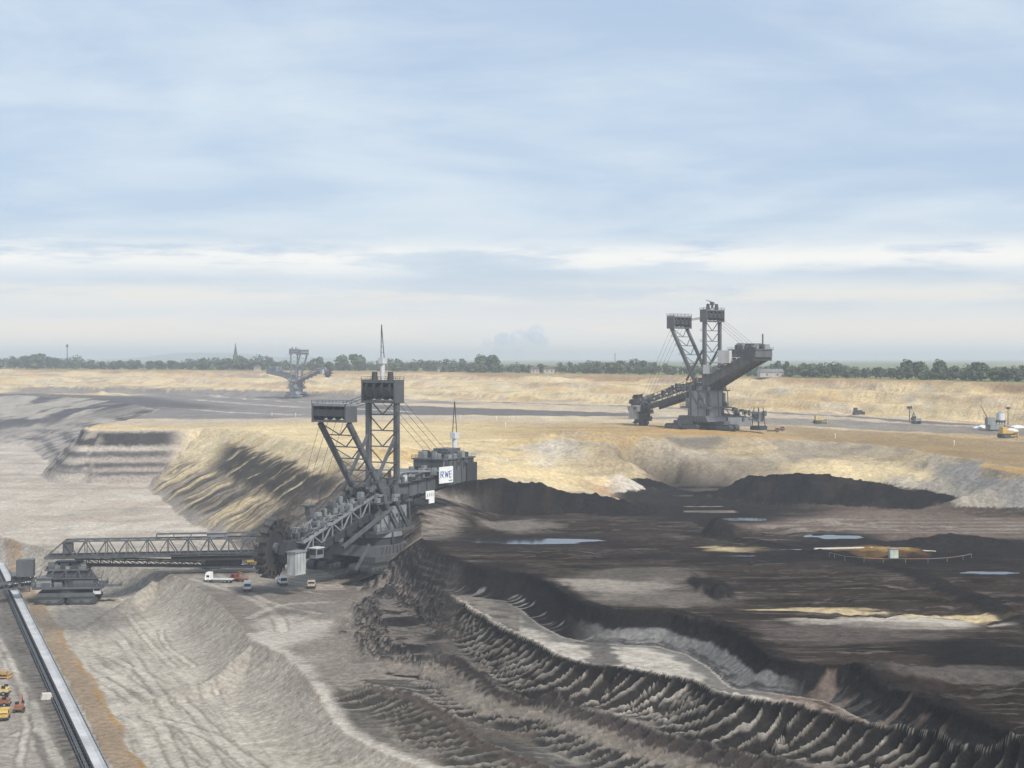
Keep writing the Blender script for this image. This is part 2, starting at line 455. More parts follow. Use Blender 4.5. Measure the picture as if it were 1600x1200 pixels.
paint(sl, inE * sm(20, 60, x) * (1 - sm(95, 135, x)) * sm(-0.3, 0.2, n1) * 0.85, np.array((0.19, 0.155, 0.115)))
zs = H[sl] + 0.8 * fbm(x, y, 30, 4, 60); paint(sl, inE * sm(0.1, 0.6, np.sin(zs * 2.1)) * sm(-0.2, 0.3, fbm(x, y * 3, 40, 3, 59)) * 0.35, np.array((0.17, 0.14, 0.11)))
for u, v, du, dv, cc, q in ((960, 686, 75, 5, (0.13, 0.11, 0.085), 0.9), (905, 704, 45, 5, (0.17, 0.14, 0.11), 0.8), (850, 697, 60, 10, (0.40, 0.35, 0.25), 0.8), (960, 735, 40, 9, (0.40, 0.27, 0.16), 0.9), (1010, 732, 60, 6, WHITE, 0.8),
                            (1080, 704, 50, 4, (0.12, 0.11, 0.10), 0.8), (850, 730, 90, 10, PYEL * 1.1, 0.8), (1110, 720, 90, 9, (0.20, 0.165, 0.13), 0.8), (1170, 741, 60, 3, WHITE, 0.6), (1290, 715, 60, 8, PYEL * 1.05, 0.7), (1370, 718, 80, 10, PYEL * 0.95, 0.85), (1430, 735, 60, 18, (0.33, 0.30, 0.25), 0.8), (1540, 745, 60, 18, (0.22, 0.21, 0.20), 0.85), (1590, 752, 30, 10, YEL * 0.7, 0.8)):
    paint(sl, inE * blob(x, y, u, v, du, dv, -47 if v < 740 else -50, 0.4, 7) * q, cc)
# mounds of spoil on the basin floor
def mound(u, v, Z, r, h, ax=1.0, seed=0):
    cx, cy = P(u, v, Z)
    out = np.zeros(x.shape, np.float32); k = np.nonzero((np.abs(x - cx) < 1.6 * r * ax) & (np.abs(y - cy) < 1.6 * r))[0]
    if len(k):
        a, b = x[k], y[k]
        q = np.sqrt(((a - cx) / ax) ** 2 + (b - cy) ** 2) / r + 0.25 * fbm(a, b, r * 0.5, 4, seed)
        out[k] = h * np.clip(1 - q, 0, 1) ** 0.9
    return out
H[sl] += mound(965, 740, -50, 11, 5, 1.4, 3) + mound(1010, 728, -50, 10, 3.0, 2.2, 4) + mound(870, 700, -44, 14, 3.5, 2.0, 5) + mound(945, 690, -41, 9, 3.2, 3.5, 6)
# --- first coal wall (bench E down to the coal bench D)
wall = [(-70, 585, 20), (-40, 590, 18), (-28, 598, 13), (-10, 602, 11), (8, 600, 11), (26, 603, 10), (44, 599, 10), (70, 604, 10), (120, 600, 10), (160, 600, 12), (300, 600, 12)]
d, s, w = pline(x + 1.6 * fbm(x, y, 9, 4, 71), y + 2.2 * fbm(x, y, 9, 4, 72), smooth_line(wall, 3), [(300, 100), (-70, 100)], 60)
t = np.clip(d / w, 0, 1)
H0 = H[sl].copy()
H[sl] = np.where(d > 0, H0 + (np.minimum(DZ, H0) - H0) * (1 - (1 - t) ** 1.4), H0)
lip = sm(-3.5, -0.5, d) * (1 - sm(50, 60, x)) * sm(-40, -20, x)
H[sl] += lip * (d < 0) * (0.9 * np.abs(fbm(x, y, 5, 3, 73)))
onD = sm(-2.0, 0.5, d) * (1 - sm(DZ + 0.5, DZ + 30, H0))
mD = sm(-0.5, 1.0, d)
n2 = fbm(x, y * 4.0, 60, 5, 74, 0.6)
n3 = fbm(x, y * 3.0, 14, 4, 75, 0.6)
flat = (H[sl] < DZ + 2.5)
mD = mD * flat
paint(sl, mD, BROWN * 1.0)
paint(sl, mD * sm(-0.15, 0.35, n2), BROWN * 0.6)
paint(sl, mD * sm(0.15, 0.5, fbm(x, y * 5, 45, 5, 76, 0.6)) * 0.8, COAL * 1.6)
paint(sl, mD * sm(0.1, 0.5, fbm(x, y * 7, 34, 5, 77, 0.65)) * 0.55, np.array((0.105, 0.088, 0.075)))
paint(sl, mD * sm(0.28, 0.5, fbm(x, y * 9, 16, 4, 78, 0.65)) * 0.45, DUST * 0.8)
tW = np.clip(d / w, 0, 1) * (d > 0) * (d < w)
hs = fbm(s, d * 0.3, 6, 3, 79)
wm = ((d > -3.0) & (d < w + 0.5)).astype(np.float32) * (1 - sm(50, 62, x)) * sm(-60, -46, x)
H[sl] += wm * 0.5 * fbm(s, d * 0.4, 3.0, 3, 80)
paint(sl, wm * sm(-3.2, -1.6, d + hs), COAL * 1.35)
paint(sl, wm * sm(0.1, 0.5, hs) * (1 - sm(20, 34, x)) * 0.45, BROWN)
paint(sl, wm * (1 - sm(-30, -5, x)) * sm(0.2, 0.6, tW + 0.5 * hs) * 0.85, np.array((0.21, 0.18, 0.155)))
# rubble slope beside the digger
rub = sm(-48, -40, x) * (1 - sm(-24, -14, x + 4 * n3)) * sm(500, 512, y) * (1 - sm(592, 600, y))
paint(sl, rub * 0.9, np.array((0.22, 0.19, 0.165))); paint(sl, rub * sm(0.0, 0.35, n3) * 0.7, BROWN)
ramp_ = np.clip(1 - (x + 40) / 34, 0, 1) * sm(498, 520, y) * (1 - sm(585, 598, y)) * (x > -60)
tgt = DZ + 11.5 * ramp_ * sm(500, 585, y)
H[sl] = np.where((ramp_ > 0) & (d > w * 0.8), np.maximum(H[sl], tgt + 0.6 * n3), H[sl])
# --- second coal heap: a long bank behind the puddles
ridge = [(44, 706, 0.6), (56, 704, 4.0), (78, 697, 7.0), (97, 684, 8.0), (110, 662, 9.5), (125, 647, 11.0), (145, 638, 10.5), (160, 630, 7.5), (172, 622, 4.0), (186, 614, 0.1)]
d, s, hh = pline(x, y, smooth_line(ridge, 3), [(192, 100), (50, 100)], 40)
rough_ = fbm(x, y, 8, 5, 82, 0.6) * 1.3
prof = np.clip(1 - np.abs(d) / np.where(d > 0, 20, 26), 0, 1)
add = hh * np.clip(prof * (1 + 0.22 * rough_), 0, 1.15) ** 0.85
add = np.minimum(add, hh * 0.93)
top0 = np.minimum(H[sl], -58.8)
hb_ = H[sl].copy(); H[sl] = np.where(prof > 0, np.maximum(H[sl], top0 + add + 0.8 * rough_ * (prof > 0.05)), H[sl])
heap = np.maximum(sm(0.15, 0.6, H[sl] - hb_), (1 - sm(9, 14, np.abs(d + 3 * rough_))) * sm(50, 58, x) * (1 - sm(105, 125, x)) * (H[sl] < -55))
paint(sl, heap, COAL * 1.25)
paint(sl, heap * sm(0.0, 0.5, fbm(x, y, 14, 4, 83)) * 0.55, BROWN * 0.9)
lowE = inE * (H[sl] < -56.5) * sm(36, 50, x) * (1 - sm(690, 715, y)) * sm(596, 602, y) * (1 - heap)
paint(sl, lowE * 0.95, BROWN * 1.3); paint(sl, lowE * (1 - sm(105, 135, x + 12 * n3)) * 0.85, COAL * 1.5); paint(sl, lowE * sm(110, 150, x) * 0.7, PINK * 0.36); paint(sl, lowE * sm(0.1, 0.45, fbm(x, y * 4, 25, 4, 84)) * 0.5, COAL * 1.6)
# ground to the right of and behind the heap
paint(sl, mD * blob(x, y, 1420, 818, 260, 20, DZ, 0.3, 3) * 0.9, PINK * 0.40)
paint(sl, mD * blob(x, y, 1420, 822, 230, 14, DZ, 0.3, 5) * sm(0, 0.3, np.sin(y * 0.55 + 2 * n3)) * 0.5, PALE * 0.62)
paint(sl, mD * blob(x, y, 1560, 780, 90, 12, DZ, 0.3, 6) * 0.9, DUST * 0.8)
for u, v, du, dv, cc, q in ((810, 822, 60, 10, DUST * 0.75, 0.8), (1010, 895, 110, 9, np.array((0.12, 0.105, 0.09)), 0.7), (950, 915, 120, 12, DUST * 1.1, 0.85), (1030, 935, 120, 12, DUST * 0.8, 0.7), (1420, 972, 150, 9, PALE * 0.95, 0.95), (1500, 960, 110, 3.5, PYEL, 0.85), (1290, 952, 90, 3, PYEL * 0.9, 0.85),
                            (1155, 858, 55, 3.5, PYEL * 0.95, 0.95), (1310, 860, 60, 2.4, WHITE * 0.8, 0.7), (1330, 988, 150, 16, np.array((0.12, 0.10, 0.09)), 0.7), (1560, 1025, 130, 26, COAL * 1.4, 0.95), (1450, 862, 260, 22, COAL * 1.5, 0.9), (1380, 863, 68, 9, ORANGE * 0.8, 0.9), (1200, 870, 260, 8, COAL * 1.6, 0.7), (1500, 1052, 160, 12, np.array((0.11, 0.095, 0.085)), 0.8),
                            (1115, 820, 26, 13, COAL * 1.3, 0.9), (1112, 918, 26, 22, COAL * 1.3, 0.95), (1110, 786, 190, 20, COAL * 1.5, 0.9), (1010, 790, 60, 8, BROWN * 0.8, 0.8), (890, 864, 34, 5, COAL * 1.3, 0.9), (760, 885, 60, 8, COAL * 1.5, 0.8), (1190, 805, 70, 3, COAL * 1.4, 0.8)):
    paint(sl, mD * blob(x, y, u, v, du, dv, DZ, 0.35, 11) * q, cc)
# the dark haul track that crosses the coal bench to the lower right
trk = [P(1080, 835, DZ) + (0,), P(1180, 846, DZ) + (0,), P(1290, 868, DZ) + (0,), P(1420, 893, DZ) + (0,), P(1500, 925, DZ) + (0,), P(1640, 985, DZ) + (0,)]
d = pline(x + 1.5 * n3, y + 2 * n3, trk, [(0, 0)], 20)[0]
paint(sl, mD * (1 - sm(3.0, 5.0, np.abs(d))) * 0.9, COAL * 1.5)
H[sl] += mD * (0.9 * np.clip(1 - np.abs(d) / 4.5, 0, 1))
H[sl] += mD * (0.35 * n2 + 0.25 * n3)
for u, v, r, h, ax in ((1122, 838, 7, 6.5, 0.8), (1105, 925, 4, 3.0, 0.8), (1125, 930, 4, 3.4, 0.8), (890, 868, 8, 2.0, 1.6), (880, 915, 3, 0.8, 2), (1330, 868, 10, 1.2, 3.0), (1390, 864, 6, 1.9, 2.4), (1440, 870, 9, 1.4, 3.0), (1480, 846, 8, 3.0, 2.5), (1390, 1054, 7, 2.2, 2.0), (1290, 815, 5, 1.5, 2.5), (985, 800, 8, 2.0, 2.5)):
    H[sl] += mD * mound(u, v, DZ, r, h, ax, int(u))
cone = blob(x, y, 1390, 862, 34, 5, DZ, 0.3, 2)
paint(sl, cone * 0.8, YEL * 0.75)

# --- B: the digger's floor, cut into everything on the left
cut = [(-1600, 2400, 300, -72), P(-300, 615, -43.5) + (300, -72), P(0, 617, -43.5) + (260, -72), P(150, 622, -43.5) + (220, -72), P(250, 640, -43.5) + (110, -72), P(205, 655, -43.5) + (60, -72), P(150, 664, -43.5) + (30, -72), P(132, 669, -43.5) + (26, -72),
       P(140, 673, -43.5) + (24, -72), P(220, 673, -43.5) + (24, -72.5), P(296, 671, -43.5) + (28, -73), P(318, 669, -43.2) + (46, -74), P(400, 677, -42) + (56, -75), P(480, 692, FZ) + (56, -75), P(560, 716, FZ) + (46, -75), P(628, 742, -45) + (38, -75),
       P(660, 792, -52) + (32, -75), P(658, 849, DZ) + (24, -75)]
coal_crest = [P(676, 866, DZ) + (14, -70), P(704, 880, DZ) + (9, -67.5), P(760, 893, DZ) + (8, -66), P(826, 900, DZ) + (8, -66), P(860, 915, DZ) + (8, -66), P(890, 936, DZ) + (8, -66), P(925, 952, DZ) + (8, -66), P(955, 958, DZ) + (8, -66), P(1050, 960, DZ) + (8, -66), P(1120, 976, DZ) + (8, -66), P(1165, 998, DZ) + (8, -66),
              P(1200, 1030, DZ) + (8, -65), P(1250, 1044, DZ) + (7, -64), P(1330, 1050, DZ) + (7, -64.5), P(1420, 1092, DZ - 1) + (7, -65), P(1500, 1128, DZ - 1) + (7, -65.5), P(1600, 1165, DZ - 1) + (7, -66), (115, 200, 7, -66)]
sl = sel(180, 2700); x, y = XX[sl], YY[sl]
far_ = sm(560, 700, y)
wa = 0.9 + 2.2 * far_ * (1 - 0.85 * sm(-180, -205, x) * sm(760, 840, y) * (1 - sm(1150, 1300, y)))
wf = np.where(y > 700, 0.35, 0.7); wx = x + wa * fbm(x, y, 26, 4, 91) + wf * fbm(x, y, 5, 3, 93); wy = y + wa * fbm(x, y, 26, 4, 92) + wf * fbm(x, y, 5, 3, 94)
d, s, w, fl = pline(wx, wy, cut + coal_crest, [(115, 60), (-1600, 60)])
t = np.clip(d / w, 0, 1)
top = H[sl].copy(); Ctop = C[sl].copy()
zone = (d > 0)
leftslope = sm(560, 640, y)
stepn = 5.0
u_ = t * stepn; k_ = np.floor(u_)
terr = (k_ + sm(0.25, 0.95, u_ - k_)) / stepn
isterr = sm(-262, -240, x) * (1 - sm(-205, -188, x)) * sm(780, 850, y)
S_ = np.where(y > 560, t + (terr - t) * (0.25 + 0.65 * isterr), 1 - (1 - t) ** 1.8)
fl = np.where(y > 560, BZ + 3.0 * sm(700, 1050, y), fl)
H[sl] = np.where(zone, top + (np.minimum(fl, top) - top) * S_, top)
inB = sm(-0.5, 0.5, d)
onfloor = sm(0.96, 1.0, t)
# floor
sn = fbm(x * 0.8 + y * 0.1, y * 0.5, 40, 5, 101, 0.55)
paint(sl, inB, PALE * np.array((1.0, 0.99, 0.98)))
paint(sl, inB * onfloor * sm(0.0, 0.45, sn) * 0.55, WHITE)
paint(sl, inB * onfloor * sm(0.05, 0.45, fbm(x, y * 2, 55, 5, 102)) * 0.5, DUST * 1.15)
paint(sl, inB * onfloor * sm(0.1, 0.5, fbm(x, y * 2.2, 70, 4, 103)) * 0.4, PINK)
for v in (712, 725, 742, 760):
    yv = 72.5 * FPX / (v - HOR); paint(sl, inB * onfloor * np.exp(-((y - yv + 8 * sn) / 7.0) ** 2) * 0.4, DUST)
H[sl] += inB * onfloor * (0.35 * sn)
# yellow and dark slope left of the digger: sand on top, coal seams below, streaked down the face
sl_m = inB * (t < 1) * sm(-212, -188, x) * sm(500, 530, y)
hrel = (H[sl] - BZ) / 35.0
gr = fbm(s + 16 * t, t * 6.0, 9, 4, 104); gr2 = fbm(s + 22 * t, t * 4, 26, 3, 105)
H[sl] += sl_m * np.sin(np.pi * t) * (1.6 * gr + 1.8 * gr2)
stk = fbm(s + 14 * t, t * 1.5, 2.6, 3, 109)
H[sl] += sl_m * np.sin(np.pi * t) * 0.8 * stk
hz = hrel + 0.07 * gr2 + 0.05 * gr + 0.07 * stk
paint(sl, sl_m, np.array((0.50, 0.41, 0.265)))
paint(sl, sl_m * sm(0.05, 0.5, fbm(s, t * 20, 18, 4, 106)) * 0.5, YEL)
seam = sm(0.42, 0.47, hz) * (1 - sm(0.76, 0.82, hz)) * sm(-0.85, -0.35, fbm(s, t * 30, 60, 3, 107)) * sm(-175, -150, x)
paint(sl, sl_m * seam * sm(-0.7, -0.25, stk + 0.6 * gr) * 0.96, SLATE * 0.36)
paint(sl, sl_m * sm(0.72, 0.78, hz) * sm(0.1, 0.45, stk) * 0.35, YEL * 0.75)
lowp = 1 - sm(0.40, 0.52, hz)
paint(sl, sl_m * lowp * 0.85, np.array((0.17, 0.14, 0.115)))
paint(sl, sl_m * lowp * sm(0.10, 0.3, gr2 + 0.5 * gr + 0.4 * stk) * 0.85, PYEL * 0.95)
paint(sl, sl_m * lowp * sm(-0.05, 0.3, fbm(s + 25 * t, t * 5, 8, 4, 108)) * 0.85, SLATE * 0.55)
paint(sl, sl_m * lowp * (1 - sm(0.05, 0.16, hz)) * 0.8, DUST * 1.2)
paint(sl, sl_m * (1 - sm(585, 645, y)) * 0.9, np.array((0.12, 0.10, 0.088))); paint(sl, sl_m * (1 - sm(585, 645, y)) * sm(0.0, 0.35, stk) * 0.7, COAL * 2)
# the stepped dark terrace further left
te = inB * (t < 1) * (1 - sm(-212, -196, x)) * sm(780, 830, y) * (1 - sm(1300, 1400, y))
hb = (H[sl] + 72) / 28.5 + 0.012 * fbm(s, t * 10, 30, 3, 111)
paint(sl, te, np.array((0.30, 0.26, 0.23)))
for a, b, cc, q in ((0.70, 0.97, SLATE * 0.5, 0.97), (0.60, 0.68, PALE * 0.95, 0.9), (0.47, 0.58, SLATE * 0.9, 0.9), (0.27, 0.36, SLATE * 0.9, 0.9), (0.11, 0.18, SLATE * 1.0, 0.85)):
    paint(sl, te * sm(a - 0.02, a + 0.02, hb) * (1 - sm(b - 0.02, b + 0.02, hb)) * q, cc)
paint(sl, te * sm(0.0, 0.3, fbm(s, t * 30, 14, 4, 112)) * (1 - sm(-252, -240, x)) * 0.6, SLATE)
paint(sl, te * sm(0.0, 0.3, fbm(s, t * 40, 8, 4, 113)) * (1 - sm(-252, -240, x)) * 0.6, PALE)
# dark dump slopes at the far left
du_ = inB * (t < 1) * sm(1300, 1450, y)
nz = fbm(x, y * 0.6, 130, 5, 114, 0.6)
H[sl] += du_ * np.sin(np.pi * t) * 5 * fbm(x, y, 90, 4, 115)
paint(sl, du_, SLATE * 0.8); paint(sl, du_ * sm(0.12, 0.35, nz - 0.3 * sm(-460, -300, x) + 0.30 * sm(-480, -620, x)) * 0.9, PALE * 0.85)
paint(sl, du_ * sm(0.80, 0.95, t + 0.15 * nz) * 0.85, PALE * 0.95)
paint(sl, du_ * sm(0.1, 0.35, fbm(x, y, 45, 4, 116)) * 0.5, DUST)
paint(sl, sm(-90, -40, d) * (1 - inB) * sm(1250, 1400, y) * (x < -150) * 0.85, SLATE * 0.9)

# --- tiers of the coal face (each a long cut below the last) and the low cut A down to the belt floor
sl = sel(180, 800); x, y = XX[sl], YY[sl]
wx0 = 0.30 * fbm(x, y, 4, 3, 121); wy0 = 0.30 * fbm(x, y, 4, 3, 122)
wx1 = x + 1.2 * fbm(x, y, 18, 3, 123) + wx0; wy1 = y + 1.2 * fbm(x, y, 18, 3, 124) + wy0
cell = 3.3
def ribs(s, t, seed, lean=6.0, cell=3.9):
    """curved bucket-wheel slices: sharp ridges, round hollows; 0 on a ridge, 1 in a hollow"""
    q = (s + lean * t ** 1.4 + 1.6 * fbm(s, t * 0.4, 9, 3, seed) + 0.15 * fbm(s, t * 4, 2.0, 2, seed + 3)) / cell
    f = q - np.floor(q)
    return np.clip(np.sin(np.pi * f), 0, 1) ** 0.7, np.floor(q)
def tier(line, close, seed, amp, power=1.5, maxw=None):
    ln = smooth_line(line, 3)
    d, s, w, fl = pline(wx1, wy1, ln, close, 80)
    qs = ln[:, 0] * 0.39 - ln[:, 1] * 0.92; o_ = np.argsort(qs)
    fl = np.interp(x * 0.39 - y * 0.92, qs[o_], ln[o_, 3])
    tu = np.clip(d / w, 0, 3.0)
    rb, q = ribs(s, tu, seed, 6.0 + 7.0 * fbm(s, s * 0, 34, 2, seed + 5))
    d = d + 0.9 * rb * sm(-2.5, -0.2, d)
    tu = np.clip(d / w, 0, 3.0); t = np.clip(tu, 0, 1)
    S_ = 1 - (1 - t) ** power
    h0 = H[sl].copy()
    H[sl] = np.where(d > 0, np.minimum(h0, h0 + (fl - h0) * S_), h0)
    on = (d > 0) * sm(0.3, 1.5, h0 - fl) * (1 - sm(0.95, 1.4, tu))
    env = sm(0, 0.12, tu) * (1 - sm(0.65, 1.2, tu))
    H[sl] -= on * env * amp * (rb - 0.35) * (0.85 + 0.45 * fbm(s, tu, 12, 2, seed + 6))
    H[sl] += ((d <= 0) & (d > -1.6)) * 0.25 * amp * (1 - rb)
    return d, s, t, w, fl, rb, q, on, h0, tu

# colours of the face of the first cut (crest to upper ledge)
sl2 = sl
dC, sC, wC, fC = pline(x + wx0, y + wy0, cut[-2:] + coal_crest, [(115, 60), (-400, 60), (-400, 540)], 60)
tC = np.clip(dC / wC, 0, 1)
faceC = ((dC > -0.5) & (dC < wC)).astype(np.float32) * (y < 512)
rbC, qC = ribs(sC, tC, 131, 3.0)
g1 = 0.6 * fbm(sC, tC * 5, 10, 3, 132) + 0.18 * fbm(sC, tC * 0.3, 1.3, 3, 130)
right_ = sm(12, 26, x)
H[sl] -= faceC * np.sin(np.pi * np.clip(tC, 0, 1)) * 0.45 * rbC * (1 - right_)
paint(sl, faceC, COAL * 1.5)
paint(sl, faceC * right_ * (1 - sm(50, 56, x)) * sm(0.30, 0.36, tC + 0.05 * g1), np.array((0.165, 0.16, 0.155)) * (1.0))
paint(sl, faceC * right_ * sm(0.60, 0.66, tC + 0.05 * g1) * sm(-0.3, 0.1, fbm(sC * 0.4, tC * 26, 3, 3, 133)) * 0.85, COAL * 3.5)
paint(sl, faceC * right_ * sm(0.3, 0.4, tC) * sm(0.05, 0.35, fbm(sC, tC * 0.5, 1.2, 3, 129)) * 0.45, np.array((0.09, 0.087, 0.084)))
paint(sl, faceC * (1 - right_) * sm(0.50, 0.60, tC + 0.2 * g1) * (1 - sm(0.45, 0.75, rbC)) * sm(-0.2, 0.2, fbm(sC, tC * 3, 14, 3, 134)) * 0.8, np.array((0.25, 0.235, 0.215)))
paint(sl, faceC * sm(54, 60, x) * sm(0.2, 0.6, fbm(sC, tC * 3, 5, 4, 135) + 0.3 * tC) * 0.6, PINK * 0.6)
# crest rim of loose coal
rimm = sm(-7, -1, dC + 2.5 * fbm(x, y, 6, 4, 136)) * (dC < 0.5) * (y < 505) * (x > -40)
H[sl] += rimm * (0.55 * np.abs(fbm(x, y, 2.2, 3, 137)) + 0.35)
paint(sl, rimm * 0.92, COAL * 1.3)
# ledges in front of the crest: pale swept sand
ledge = sm(0, 0.8, dC - wC) * (y < 480) * sm(-14, 0, x)
lg = fbm(x + 0.4 * y, y - 0.2 * x, 12, 4, 138)
paint(sl, ledge, WHITE * 0.80); paint(sl, ledge * sm(0.05, 0.4, lg) * 0.45, DUST * 1.1)
paint(sl, ledge * (1 - sm(2.0, 5.0, dC - wC + 3 * lg)) * 0.8, np.array((0.10, 0.095, 0.09)))
gapx = x + 2.5 * fbm(x, y, 6, 3, 150)
paint(sl, ledge * sm(16, 18, gapx) * (1 - sm(22, 24, gapx)) * 0.8, np.array((0.07, 0.066, 0.062)))
lowrub = ledge * sm(46, 52, x)
paint(sl, lowrub * 0.8, PINK * 0.55); paint(sl, lowrub * sm(0, 0.4, fbm(x, y, 4, 4, 139)) * 0.7, BROWN)

T1 = [(-34, 497, 12, -71), P(660, 905, -66) + (12, -71), P(700, 930, -66) + (11, -71), P(732, 953, -66) + (10, -71), P(770, 975, -66) + (10, -71.5), P(830, 1005, -66) + (12, -72.3), P(893, 1033, -66) + (13, -72.3), P(930, 1041, -66) + (13, -72.3), P(972, 1044, -66) + (12, -72), P(1022, 1056, -66) + (12, -72), P(1085, 1070, -66) + (12, -71.5),
      P(1120, 1092, -66) + (11, -71.5), P(1180, 1110, -66) + (11, -71.5), P(1240, 1108, -65) + (11, -71), P(1310, 1116, -64.5) + (11, -71), P(1374, 1130, -64.5) + (11, -71), P(1421, 1148, -65) + (11, -71), P(1500, 1184, -65.5) + (11, -71), P(1620, 1222, -66) + (11, -71), (115, 190, 11, -71)]
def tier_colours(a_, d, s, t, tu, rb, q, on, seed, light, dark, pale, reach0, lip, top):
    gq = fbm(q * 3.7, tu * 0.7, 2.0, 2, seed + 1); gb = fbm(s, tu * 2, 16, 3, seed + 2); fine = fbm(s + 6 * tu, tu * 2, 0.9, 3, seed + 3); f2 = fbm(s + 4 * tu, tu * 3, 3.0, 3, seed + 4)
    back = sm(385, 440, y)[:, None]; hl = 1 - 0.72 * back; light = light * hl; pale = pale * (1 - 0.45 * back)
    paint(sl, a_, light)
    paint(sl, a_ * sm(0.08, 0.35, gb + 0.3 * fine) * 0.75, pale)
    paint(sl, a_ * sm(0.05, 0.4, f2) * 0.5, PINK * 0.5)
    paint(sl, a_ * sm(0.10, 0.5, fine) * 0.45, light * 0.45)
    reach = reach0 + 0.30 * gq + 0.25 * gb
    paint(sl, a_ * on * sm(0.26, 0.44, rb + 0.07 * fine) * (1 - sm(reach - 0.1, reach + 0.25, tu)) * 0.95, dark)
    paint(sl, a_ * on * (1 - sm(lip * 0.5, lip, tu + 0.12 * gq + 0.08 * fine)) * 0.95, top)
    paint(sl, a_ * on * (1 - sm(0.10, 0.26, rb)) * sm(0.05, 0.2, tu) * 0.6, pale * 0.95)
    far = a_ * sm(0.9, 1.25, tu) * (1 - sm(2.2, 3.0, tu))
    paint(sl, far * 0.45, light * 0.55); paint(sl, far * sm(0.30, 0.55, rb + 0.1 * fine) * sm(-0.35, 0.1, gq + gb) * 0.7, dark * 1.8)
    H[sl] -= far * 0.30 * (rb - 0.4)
d, s, t, w, fl, rb, q, on, h0, tu = tier(T1, [(115, 60), (-400, 60), (-400, 500)], 141, 2.3, 1.7)
T1d = d
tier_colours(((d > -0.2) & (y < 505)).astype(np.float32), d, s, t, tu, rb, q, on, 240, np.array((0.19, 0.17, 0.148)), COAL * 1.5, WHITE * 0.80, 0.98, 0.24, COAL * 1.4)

T2 = [(-37, 494, 12, -75), P(590, 930, -71) + (12, -75), P(600, 985, -71) + (11, -75), P(632, 1012, -71) + (11, -75), P(676, 1014, -71) + (12, -75.5), P(715, 1022, -71) + (13, -76), P(744, 1040, -71) + (13, -76), P(777, 1066, -71) + (13, -76), P(822, 1086, -72) + (13, -76.5), P(862, 1088, -72) + (13, -77), P(912, 1108, -72) + (13, -77.5), P(966, 1122, -71.7) + (13, -78), P(1037, 1145, -71.5) + (13, -78), P(1130, 1166, -71) + (13, -78), P(1230, 1190, -71) + (13, -78), P(1400, 1250, -71) + (13, -78), (100, 185, 13, -78)]
d, s, t, w, fl, rb, q, on, h0, tu = tier(T2, [(100, 60), (-400, 60), (-400, 500)], 151, 2.2, 1.7)
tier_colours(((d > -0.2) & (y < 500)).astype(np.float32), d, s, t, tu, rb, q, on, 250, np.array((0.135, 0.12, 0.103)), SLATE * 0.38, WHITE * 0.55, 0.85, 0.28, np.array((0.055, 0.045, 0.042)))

T3 = [(-39, 491, 12, -75), (-47, 445, 11, -75), (-46, 400, 10, -75.3), P(548, 1048, -74) + (10, -75.8), P(600, 1068, -75) + (11, -78), P(650, 1080, -75) + (12, -79), P(687, 1102, -75) + (12, -79.5), P(712, 1118, -75) + (12, -80), P(747, 1140, -75.5) + (12, -80), P(777, 1156, -76) + (12, -80), P(850, 1180, -76) + (12, -81), P(950, 1205, -76) + (12, -81), P(1100, 1240, -76) + (12, -81), (60, 230, 12, -81), (90, 180, 12, -81)]
d, s, t, w, fl, rb, q, on, h0, tu = tier(T3, [(90, 60), (-400, 60), (-400, 500)], 161, 2.0, 1.6)
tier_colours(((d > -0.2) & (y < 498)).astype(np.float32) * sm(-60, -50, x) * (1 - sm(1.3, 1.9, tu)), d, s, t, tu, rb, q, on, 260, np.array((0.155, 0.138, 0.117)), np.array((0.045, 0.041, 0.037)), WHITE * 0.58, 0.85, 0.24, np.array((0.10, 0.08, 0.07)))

# left end of the face: strata as curved shelves
reg = ((y > 372) & (y < 510)).astype(np.float32) * sm(-68, -62, x) * (1 - sm(-24, -12, x)) * sm(0.15, 0.5, H[sl] - BZ) * (dC > 0)
zz = H[sl] + 0.9 * fbm(x, y, 16, 3, 171) + 0.035 * (y - 450)
ph = zz / 1.75; fr = ph - np.floor(ph)
H[sl] += reg * (1.6 * (sm(0.45, 0.92, fr) - fr)) + reg * 0.8 * sm(0, 1, fbm(x + 0.6 * y, y, 7, 3, 177))
slp = sm(0.16, 0.34, slope_of(sl))
rg = fbm(x, y, 1.7, 4, 176, 0.65)
H[sl] += slp * (y < 560) * 0.07 * rg
hs_ = (H[sl] - BZ) / 15.0
flats = (1 - slp) * (dC > wC) * (y > 330) * (y < 500) * (x > -58) * (x < 2) * (H[sl] > BZ + 0.6)
paint(sl, flats * 0.7, np.array((0.17, 0.148, 0.13))); paint(sl, flats * sm(0.0, 0.4, fbm(x + 0.5 * y, y, 7, 4, 178)) * 0.7, np.array((0.085, 0.075, 0.068)))
paint(sl, reg * 0.85, np.array((0.215, 0.188, 0.165)))
paint(sl, reg * sm(0.05, 0.35, fbm(x, y, 7, 4, 174)) * 0.45, PINK * 0.75)
paint(sl, reg * sm(0.36, 0.50, fr + 0.10 * fbm(x, y, 4, 3, 172)) * 0.96, SLATE * 0.40)
paint(sl, reg * sm(0.10, 0.4, rg) * 0.45, SLATE * 0.7)
paint(sl, reg * sm(0.42, 0.62, hs_ + 0.30 * sm(-46, -24, x) + 0.1 * fbm(x, y, 8, 3, 173)) * sm(0.15, 0.4, fr) * 0.9, COAL * 1.6)
paint(sl, reg * sm(0.45, 0.7, hs_ + 0.30 * sm(-46, -24, x)) * 0.6, COAL * 3)

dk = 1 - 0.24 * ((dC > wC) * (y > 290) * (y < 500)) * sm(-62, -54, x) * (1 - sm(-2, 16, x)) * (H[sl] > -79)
C[sl] *= dk[:, None].astype(np.float32)
